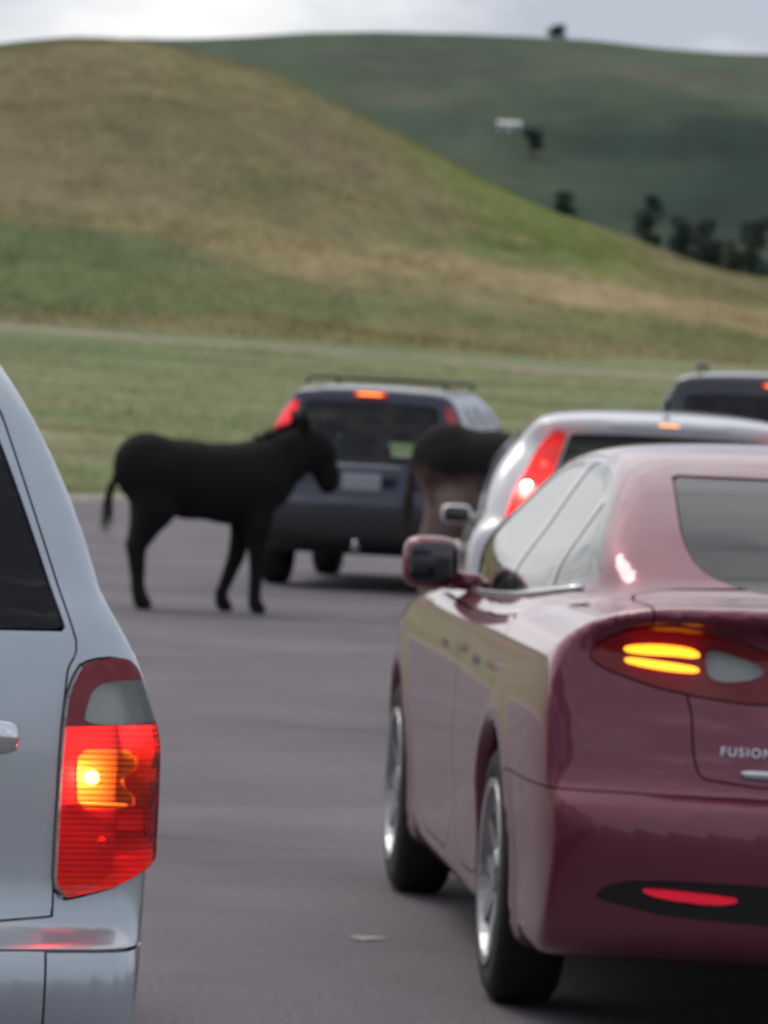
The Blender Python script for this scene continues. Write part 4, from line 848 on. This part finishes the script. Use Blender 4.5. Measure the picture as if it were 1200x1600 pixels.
# ------------------------------------------------------------------ donkeys
def rcone(p, a, b, ra, rb):
    a = np.asarray(a, float); b = np.asarray(b, float); d = b - a; L2 = d @ d
    t = np.clip(((p - a) @ d) / L2, 0, 1); return np.linalg.norm(p - a - t[:, None] * d, axis=1) - (ra + (rb - ra) * t)
def donkey_mat(name, dark, pale, zmid, zw, warm):
    m = principled(name, dark, .85, spec=.2); nt = m.node_tree; p = nt.nodes['Principled BSDF']; t = nt.nodes.new('ShaderNodeTexCoord')
    s = nt.nodes.new('ShaderNodeSeparateXYZ'); nt.links.new(t.outputs['Object'], s.inputs[0])
    n = nt.nodes.new('ShaderNodeTexNoise'); n.inputs['Scale'].default_value = 6; n.inputs['Detail'].default_value = 6; nt.links.new(t.outputs['Object'], n.inputs['Vector'])
    ad = nt.nodes.new('ShaderNodeMath'); ad.operation = 'MULTIPLY_ADD'; ad.inputs[1].default_value = .40; nt.links.new(n.outputs['Fac'], ad.inputs[0]); nt.links.new(s.outputs[2], ad.inputs[2])
    mr = nt.nodes.new('ShaderNodeMapRange'); mr.inputs[1].default_value = zmid - zw + .20; mr.inputs[2].default_value = zmid + zw + .20; nt.links.new(ad.outputs[0], mr.inputs[0])
    r = nt.nodes.new('ShaderNodeValToRGB'); r.color_ramp.elements[0].color = (*pale, 1); r.color_ramp.elements[1].color = (*dark, 1); e = r.color_ramp.elements.new(.5); e.color = (*warm, 1)
    nt.links.new(mr.outputs[0], r.inputs[0]); nt.links.new(r.outputs[0], p.inputs['Base Color'])
    h = nt.nodes.new('ShaderNodeTexNoise'); h.inputs['Scale'].default_value = 60; h.inputs['Detail'].default_value = 4
    mp_ = nt.nodes.new('ShaderNodeMapping'); mp_.inputs['Scale'].default_value = (1, 1, .25); nt.links.new(t.outputs['Object'], mp_.inputs[0]); nt.links.new(mp_.outputs[0], h.inputs['Vector'])
    b = nt.nodes.new('ShaderNodeBump'); b.inputs['Strength'].default_value = .5; b.inputs['Distance'].default_value = .01; nt.links.new(h.outputs['Fac'], b.inputs['Height']); nt.links.new(b.outputs[0], p.inputs['Normal'])
    return m
def donkey(name, loc, rz, sc, mat, legs, neck, ears, tailp, res=.018):
    """legs: list of joint chains; neck: joint chain ending at the muzzle"""
    root = empty(name, loc, rz, sc)
    tors = [((-.44, 0, .965, .235), (-.15, 0, .905, .255)), ((-.15, 0, .905, .255), (.15, 0, .89, .265)), ((.15, 0, .89, .265), (.36, 0, .93, .24)), ((-.465, 0, 1.005, .195), (-.38, 0, .90, .22)), ((.30, 0, 1.03, .14), (.44, 0, 1.02, .15))]
    def fn(x, y, z):
        p = np.stack([x, y, z], 1); ps = np.stack([x, y * 1.12, z], 1); f = None
        for a, b in tors: d = rcone(ps, a[:3], b[:3], a[3], b[3]); f = d if f is None else smin(f, d, .08)
        for ch in legs:
            for a, b in zip(ch[:-1], ch[1:]): f = smin(f, rcone(p, a[:3], b[:3], a[3], b[3]), .055 if a[2] > .55 else .018)
        for a, b in zip(neck[:-1], neck[1:]): f = smin(f, rcone(np.stack([x, y * (1.25 if a[0] < .6 else 1.1), z], 1), a[:3], b[:3], a[3], b[3]), .07)
        for ch in ears:
            for a, b in zip(ch[:-1], ch[1:]): f = smin(f, rcone(p, a[:3], b[:3], a[3], b[3]), .02)
        return f
    allp = np.array([q[:3] for ch in legs + [neck] + ears for q in ch])
    lo = np.minimum(allp.min(0), (-.75, -.32, 0)) - .12; hi = np.maximum(allp.max(0), (.7, .32, 1.3)) + .12; lo[2] = -.02
    V, T = surface_nets(fn, lo, hi, res); V[:, 2] = np.maximum(V[:, 2], 0)
    body = mesh_obj('body', V, T, mat, root, normals=vnormals(V, T, 1))
    # tail with tuft of hair
    tl = tube('tail', tailp, np.linspace(.034, .016, len(tailp)), mat, root)
    e = np.array(tailp[-1]); Vh, Fh = [], []
    for k in range(90):
        a = RNG.uniform(0, 6.28); r = RNG.uniform(0, .022); b0 = e + (r * math.cos(a), r * math.sin(a), RNG.uniform(-.02, .12)); l = RNG.uniform(.16, .30); sp = RNG.normal(0, .022, 2)
        w = .005; Vh += [b0 + (-w, 0, 0), b0 + (w, 0, 0), b0 + (sp[0] - .02, sp[1], -l)]; Fh.append((3 * k, 3 * k + 1, 3 * k + 2))
    mesh_obj('tail_tuft', Vh, Fh, MATS.get('tail_hair') or principled('tail_hair', (.055, .042, .032), .9), tl)
    # upright mane along the crest of the neck
    A = np.array(neck[0][:3]); pts = []
    for a, b in zip(neck[:2], neck[1:3]):
        a, b = np.array(a), np.array(b); d = (b - a)[:3]; up = np.array([-d[2], 0, d[0]]); up /= np.linalg.norm(up)
        for t in np.linspace(0, 1, 40): pts.append((a[:3] + d * t + up * (a[3] + (b[3] - a[3]) * t - .02), up))
    Vm, Fm = [], []
    for k in range(420):
        q, up = pts[RNG.integers(len(pts))]; o = RNG.normal(0, .012, 3); l = RNG.uniform(.05, .095); b0 = q + o; tip = b0 + up * l + RNG.normal(0, .012, 3); w = .006
        Vm += [b0 + (-w, 0, 0), b0 + (w, 0, w), tip]; Fm.append((3 * k, 3 * k + 1, 3 * k + 2))
    mesh_obj('mane', Vm, Fm, mat, root)
    c, d = np.array(neck[-3]), np.array(neck[-2])
    for sg in (-1, 1):
        superell('eye', (c[0] * .55 + d[0] * .45, sg * .082, c[2] * .55 + d[2] * .45 + .01), (.02, .012, .018), 1, MATS.get('dark_eye') or principled('dark_eye', (.01, .008, .006), .1), root, 0, 10)
    return root
def hind(y, dx, dk=0): return [(-.42, y * .8, .93, .17), (-.40 + dx * .3, y, .70, .130), (-.515 + dx * .7, y, .43, .064), (-.49 + dx, y, .13, .043), (-.47 + dx, y, .07, .049), (-.445 + dx, y, .03, .054)]
def fore(y, dx): return [(.36, y * .8, .88, .14), (.33 + dx * .15, y, .63, .092), (.355 + dx * .55, y, .37, .057), (.355 + dx, y, .12, .040), (.365 + dx, y, .065, .046), (.39 + dx, y, .03, .05)]
dk_m = donkey_mat('black_donkey_coat', (.0085, .0080, .0082), (.013, .012, .012), .35, .2, (.010, .009, .009))
brn_m = donkey_mat('dark_and_buff_donkey_coat', (.010, .008, .009), (.23, .172, .142), .83, .10, (.085, .055, .045))
D1 = donkey('black_donkey', (-1.22, 35.5, 0), rad(17), 1.0, dk_m,
            [hind(-.11, -.01), hind(.11, .05), fore(-.11, -.02), fore(.11, -.20)],
            [(.40, 0, .98, .205), (.57, 0, 1.11, .165), (.69, 0, 1.185, .122), (.775, 0, 1.145, .108), (.845, 0, .985, .074), (.86, 0, .92, .068)],
            [[(.67, sg * .05, 1.26, .028), (.635, sg * .09, 1.34, .042), (.60, sg * .12, 1.42, .012)] for sg in (-1, 1)],
            [(-.57, 0, 1.09), (-.645, 0, 1.02), (-.675, .01, .88), (-.70, .02, .74)])
tag(D1, 'black donkey standing sideways across the road, whole body and legs in view', 'donkey', 'donkeys among the cars')
D2 = donkey('brown_donkey', (.93, 36.0, 0), rad(-16), 1.14, brn_m,
            [hind(-.11, -.03), hind(.11, .06), fore(-.11, .02), fore(.11, -.12)],
            [(.40, 0, .97, .19), (.60, 0, 1.0, .15), (.80, 0, .98, .115), (.90, 0, .90, .10), (.99, 0, .74, .066), (1.01, 0, .68, .060)],
            [[(.82, sg * .05, 1.07, .028), (.76, sg * .09, 1.14, .040), (.70, sg * .12, 1.18, .012)] for sg in (-1, 1)],
            [(-.60, 0, 1.08), (-.67, 0, .98), (-.69, .0, .84), (-.69, 0, .72)])
tag(D2, 'dark donkey with buff belly and legs beside the white crossover, partly hidden', 'donkey', 'donkeys among the cars')

# ------------------------------------------------------------------ trees, shed, small marks
leaf_ms = [principled('dark_leaf', (.022, .034, .022), .9), principled('grey_green_leaf', (.10, .115, .085), .9)]
for m, c0, c1 in ((leaf_ms[0], (.028, .048, .038), (.062, .090, .062)), (leaf_ms[1], (.075, .09, .07), (.14, .15, .115))): noise_col(m, [(.3, c0), (.7, c1)], 1.3, 4)
bark = principled('bark', (.05, .04, .032), .95); noise_col(bark, [(.3, (.03, .024, .02)), (.7, (.08, .065, .05))], 4, 6)
def tree(name, px, py, Y, wid, hgt, label, m=0, zf=far_z, group='trees on the far hill', conic=.35, n=1500):
    p = at_y(px, py, Y); zb = float(zf(np.array([p.x]), np.array([Y]))[0]); t = empty(name, (p.x, Y, zb - .1))
    th = hgt * .30; pts = [(0, 0, -.3), (.06 * wid, 0, th * .6), (0, .03, th), (.03, 0, hgt * .8)]; tr = tube('trunk', pts, [.055 * wid, .045 * wid, .035 * wid, .012 * wid], bark, t)
    cl = []
    for k in range(11):
        a = RNG.uniform(0, 6.28); hh = RNG.uniform(.14, .95); rr = wid * .5 * (1 - conic * hh) * RNG.uniform(.3, .8); c = np.array([rr * math.cos(a), rr * math.sin(a), hgt * hh]); cl.append((c, wid * RNG.uniform(.20, .32)))
        tube('limb', [(0, 0, hgt * hh * .7), tuple(c * (.7, .7, .96))], [.02 * wid, .008 * wid], bark, tr, 5)
    V, F = [], []
    for k in range(n):
        c, r = cl[RNG.integers(len(cl))]; d = RNG.normal(0, 1, 3); d /= np.linalg.norm(d); q = c + d * r * RNG.uniform(.4, 1.05) * (1, 1, .8); s = wid * RNG.uniform(.03, .07)
        u = RNG.normal(0, 1, 3); u /= np.linalg.norm(u); w = np.cross(u, RNG.normal(0, 1, 3)); w /= np.linalg.norm(w)
        V += [q - u * s, q + w * s * .6, q + u * s, q - w * s * .6]; F.append((4 * k, 4 * k + 1, 4 * k + 2, 4 * k + 3))
    mesh_obj('crown', V, F, leaf_ms[m], t)
    return tag(t, label, 'tree', group)
Yr = 1297.0
tree('lone_tree', 872, 62, Yr, 4.6, 3.4, 'lone dark tree standing on the skyline ridge of the far hill', conic=-.2)
for px_, py_, w_, h_, lb, m_ in [(830, 248, 5.0, 6.0, 'dark tree below the white shed on the far hill', 0), (1014, 386, 6.4, 7.4, 'dark tree just above the near hill slope, left of the thicket', 0), (880, 338, 5.4, 4.4, 'low dark tree peeping over the near hill edge below the shed', 0),
                             (1066, 408, 7.4, 8.0, 'dark thicket tree, leftmost of the three in the hill gap', 0), (1102, 420, 8.6, 9.0, 'dark thicket tree, middle of the three in the hill gap', 0), (1182, 436, 8.6, 12.0, 'tall dark tree in the hill gap at the right edge', 0), (1142, 430, 6.0, 6.4, 'pale grey-green tree among the dark thicket in the hill gap', 1),
                             (1020, 330, 4.4, 2.6, 'low dark bushy tree above the thicket on the far hill', 0)]:
    Y = bearing_y(px_, py_, far_z, 650, 1300); k = Y / 1000
    tree('hill_tree', px_, py_, Y, w_ * k, h_ * k, lb, m_)
Ys = bearing_y(795, 207, far_z, 650, 1300); ps = at_y(795, 207, Ys); ks = Ys / 1000
sh = empty('white_shed', (ps.x, Ys, ps.z - .5)); sh.scale = (ks,) * 3
wm = principled('white_siding', (.62, .64, .60), .7); noise_col(wm, [(.3, (.48, .50, .46)), (.7, (.68, .70, .66))], 1.5, 6)
box('wall', (-2.2, 0, 0), (2.2, 3, 2.1), wm, sh)
rf = mesh_obj('roof', [(-2.4, -.25, 2.05), (2.4, -.25, 2.05), (2.4, 1.5, 2.75), (-2.4, 1.5, 2.75), (2.4, 3.25, 2.05), (-2.4, 3.25, 2.05), (-2.4, -.25, 2.15), (2.4, -.25, 2.15), (2.4, 1.5, 2.87), (-2.4, 1.5, 2.87), (2.4, 3.25, 2.15), (-2.4, 3.25, 2.15)],
              [(6, 7, 8, 9), (9, 8, 10, 11), (0, 3, 2, 1), (3, 5, 4, 2), (0, 1, 7, 6), (5, 11, 10, 4), (1, 2, 8, 7), (2, 4, 10, 8), (0, 6, 9, 3), (3, 9, 11, 5)], wm, sh)
box('door', (.9, -.05, 0), (1.7, .02, 1.8), black_pl, sh); box('window', (-1.5, -.05, .9), (-.7, .02, 1.6), trim_blk, sh)
tag(sh, 'small white shed alone on the far hillside', 'shed')
# scuffed remains of a lane mark
pm = principled('worn_road_paint', (.55, .55, .53), .8); noise_col(pm, [(.42, (.16, .155, .155)), (.52, (.60, .60, .58))], 14, 8)
d0 = ray(568, 1467); t0 = CAM_H / -d0.z; c0 = Vector((0, 0, CAM_H)) + d0 * t0
Vp = []; 
for k in range(24):
    a = 2 * math.pi * k / 24; r = 1 + .25 * math.sin(3 * a + 1) + .15 * math.sin(7 * a); Vp.append((c0.x + .048 * r * math.cos(a), c0.y + .045 * r * math.sin(a), .005))
tag(mesh_obj('lane_mark', Vp, [tuple(range(24))], pm), kind='structure')

# ------------------------------------------------------------------ grass
def blades(name, n, place, zf, h, w, mat, label, cover):
    x, y = place(n); z = zf(x, y); P = np.stack([x, y, z], 1)
    a = RNG.uniform(0, 6.283, n); hh = h(x, y) * RNG.uniform(.5, 1.2, n); ww = w(x, y) * RNG.uniform(.6, 1.3, n)
    lean = RNG.normal(0, .35, (n, 2)); side = np.stack([np.cos(a), np.sin(a), np.zeros(n)], 1) * ww[:, None]
    tip = P + np.stack([lean[:, 0] * hh, lean[:, 1] * hh, hh], 1)
    V = np.stack([P - side, P + side, tip], 1).reshape(-1, 3)
    o = mesh_obj(name, V, np.arange(3 * n).reshape(-1, 3), mat); add_cover(o, np.repeat(cover(x, y), 3, 0) * RNG.uniform(1.1, 1.7, n).repeat(3)[:, None])
    return tag(o, label, 'grass', kind='stuff')
def field_place(n):
    y = 64 + 140 * RNG.random(n * 2) ** 1.5; x = (RNG.random(n * 2) * 2 - 1) * (.085 * y + 4)
    k = poly_sd(ROADP, x, y) > .55; cl = vnoise(x, y, 1.3, 41) + vnoise(x, y, 4, 42) > RNG.uniform(-.7, .35, n * 2); k &= cl
    x, y = x[k][:n], y[k][:n]
    return np.resize(x, n), np.resize(y, n)
blades('field_grass', 70000, field_place, ground_z, lambda x, y: .035 + .0002 * y + .07 * np.clip(vnoise(x, y, 6, 44), 0, 1), lambda x, y: .010 + .00012 * y, field_b, 'mown green and straw-coloured grass of the field beyond the road', field_cover)
def hill_place(n):
    y = RNG.uniform(228, 425, n * 2); x = RNG.uniform(-45, 48, n * 2); k = vnoise(x, y, 3, 51) + vnoise(x, y, 11, 52) > RNG.uniform(-.8, .5, n * 2)
    return np.resize(x[k][:n], n), np.resize(y[k][:n], n)
blades('hill_grass', 80000, hill_place, near_z, lambda x, y: .16 + .35 * np.clip(vnoise(x, y, 9, 53), 0, 1), lambda x, y: np.full(len(x), .07), hill_b, 'tawny and green prairie grass covering the near hill', near_cover)
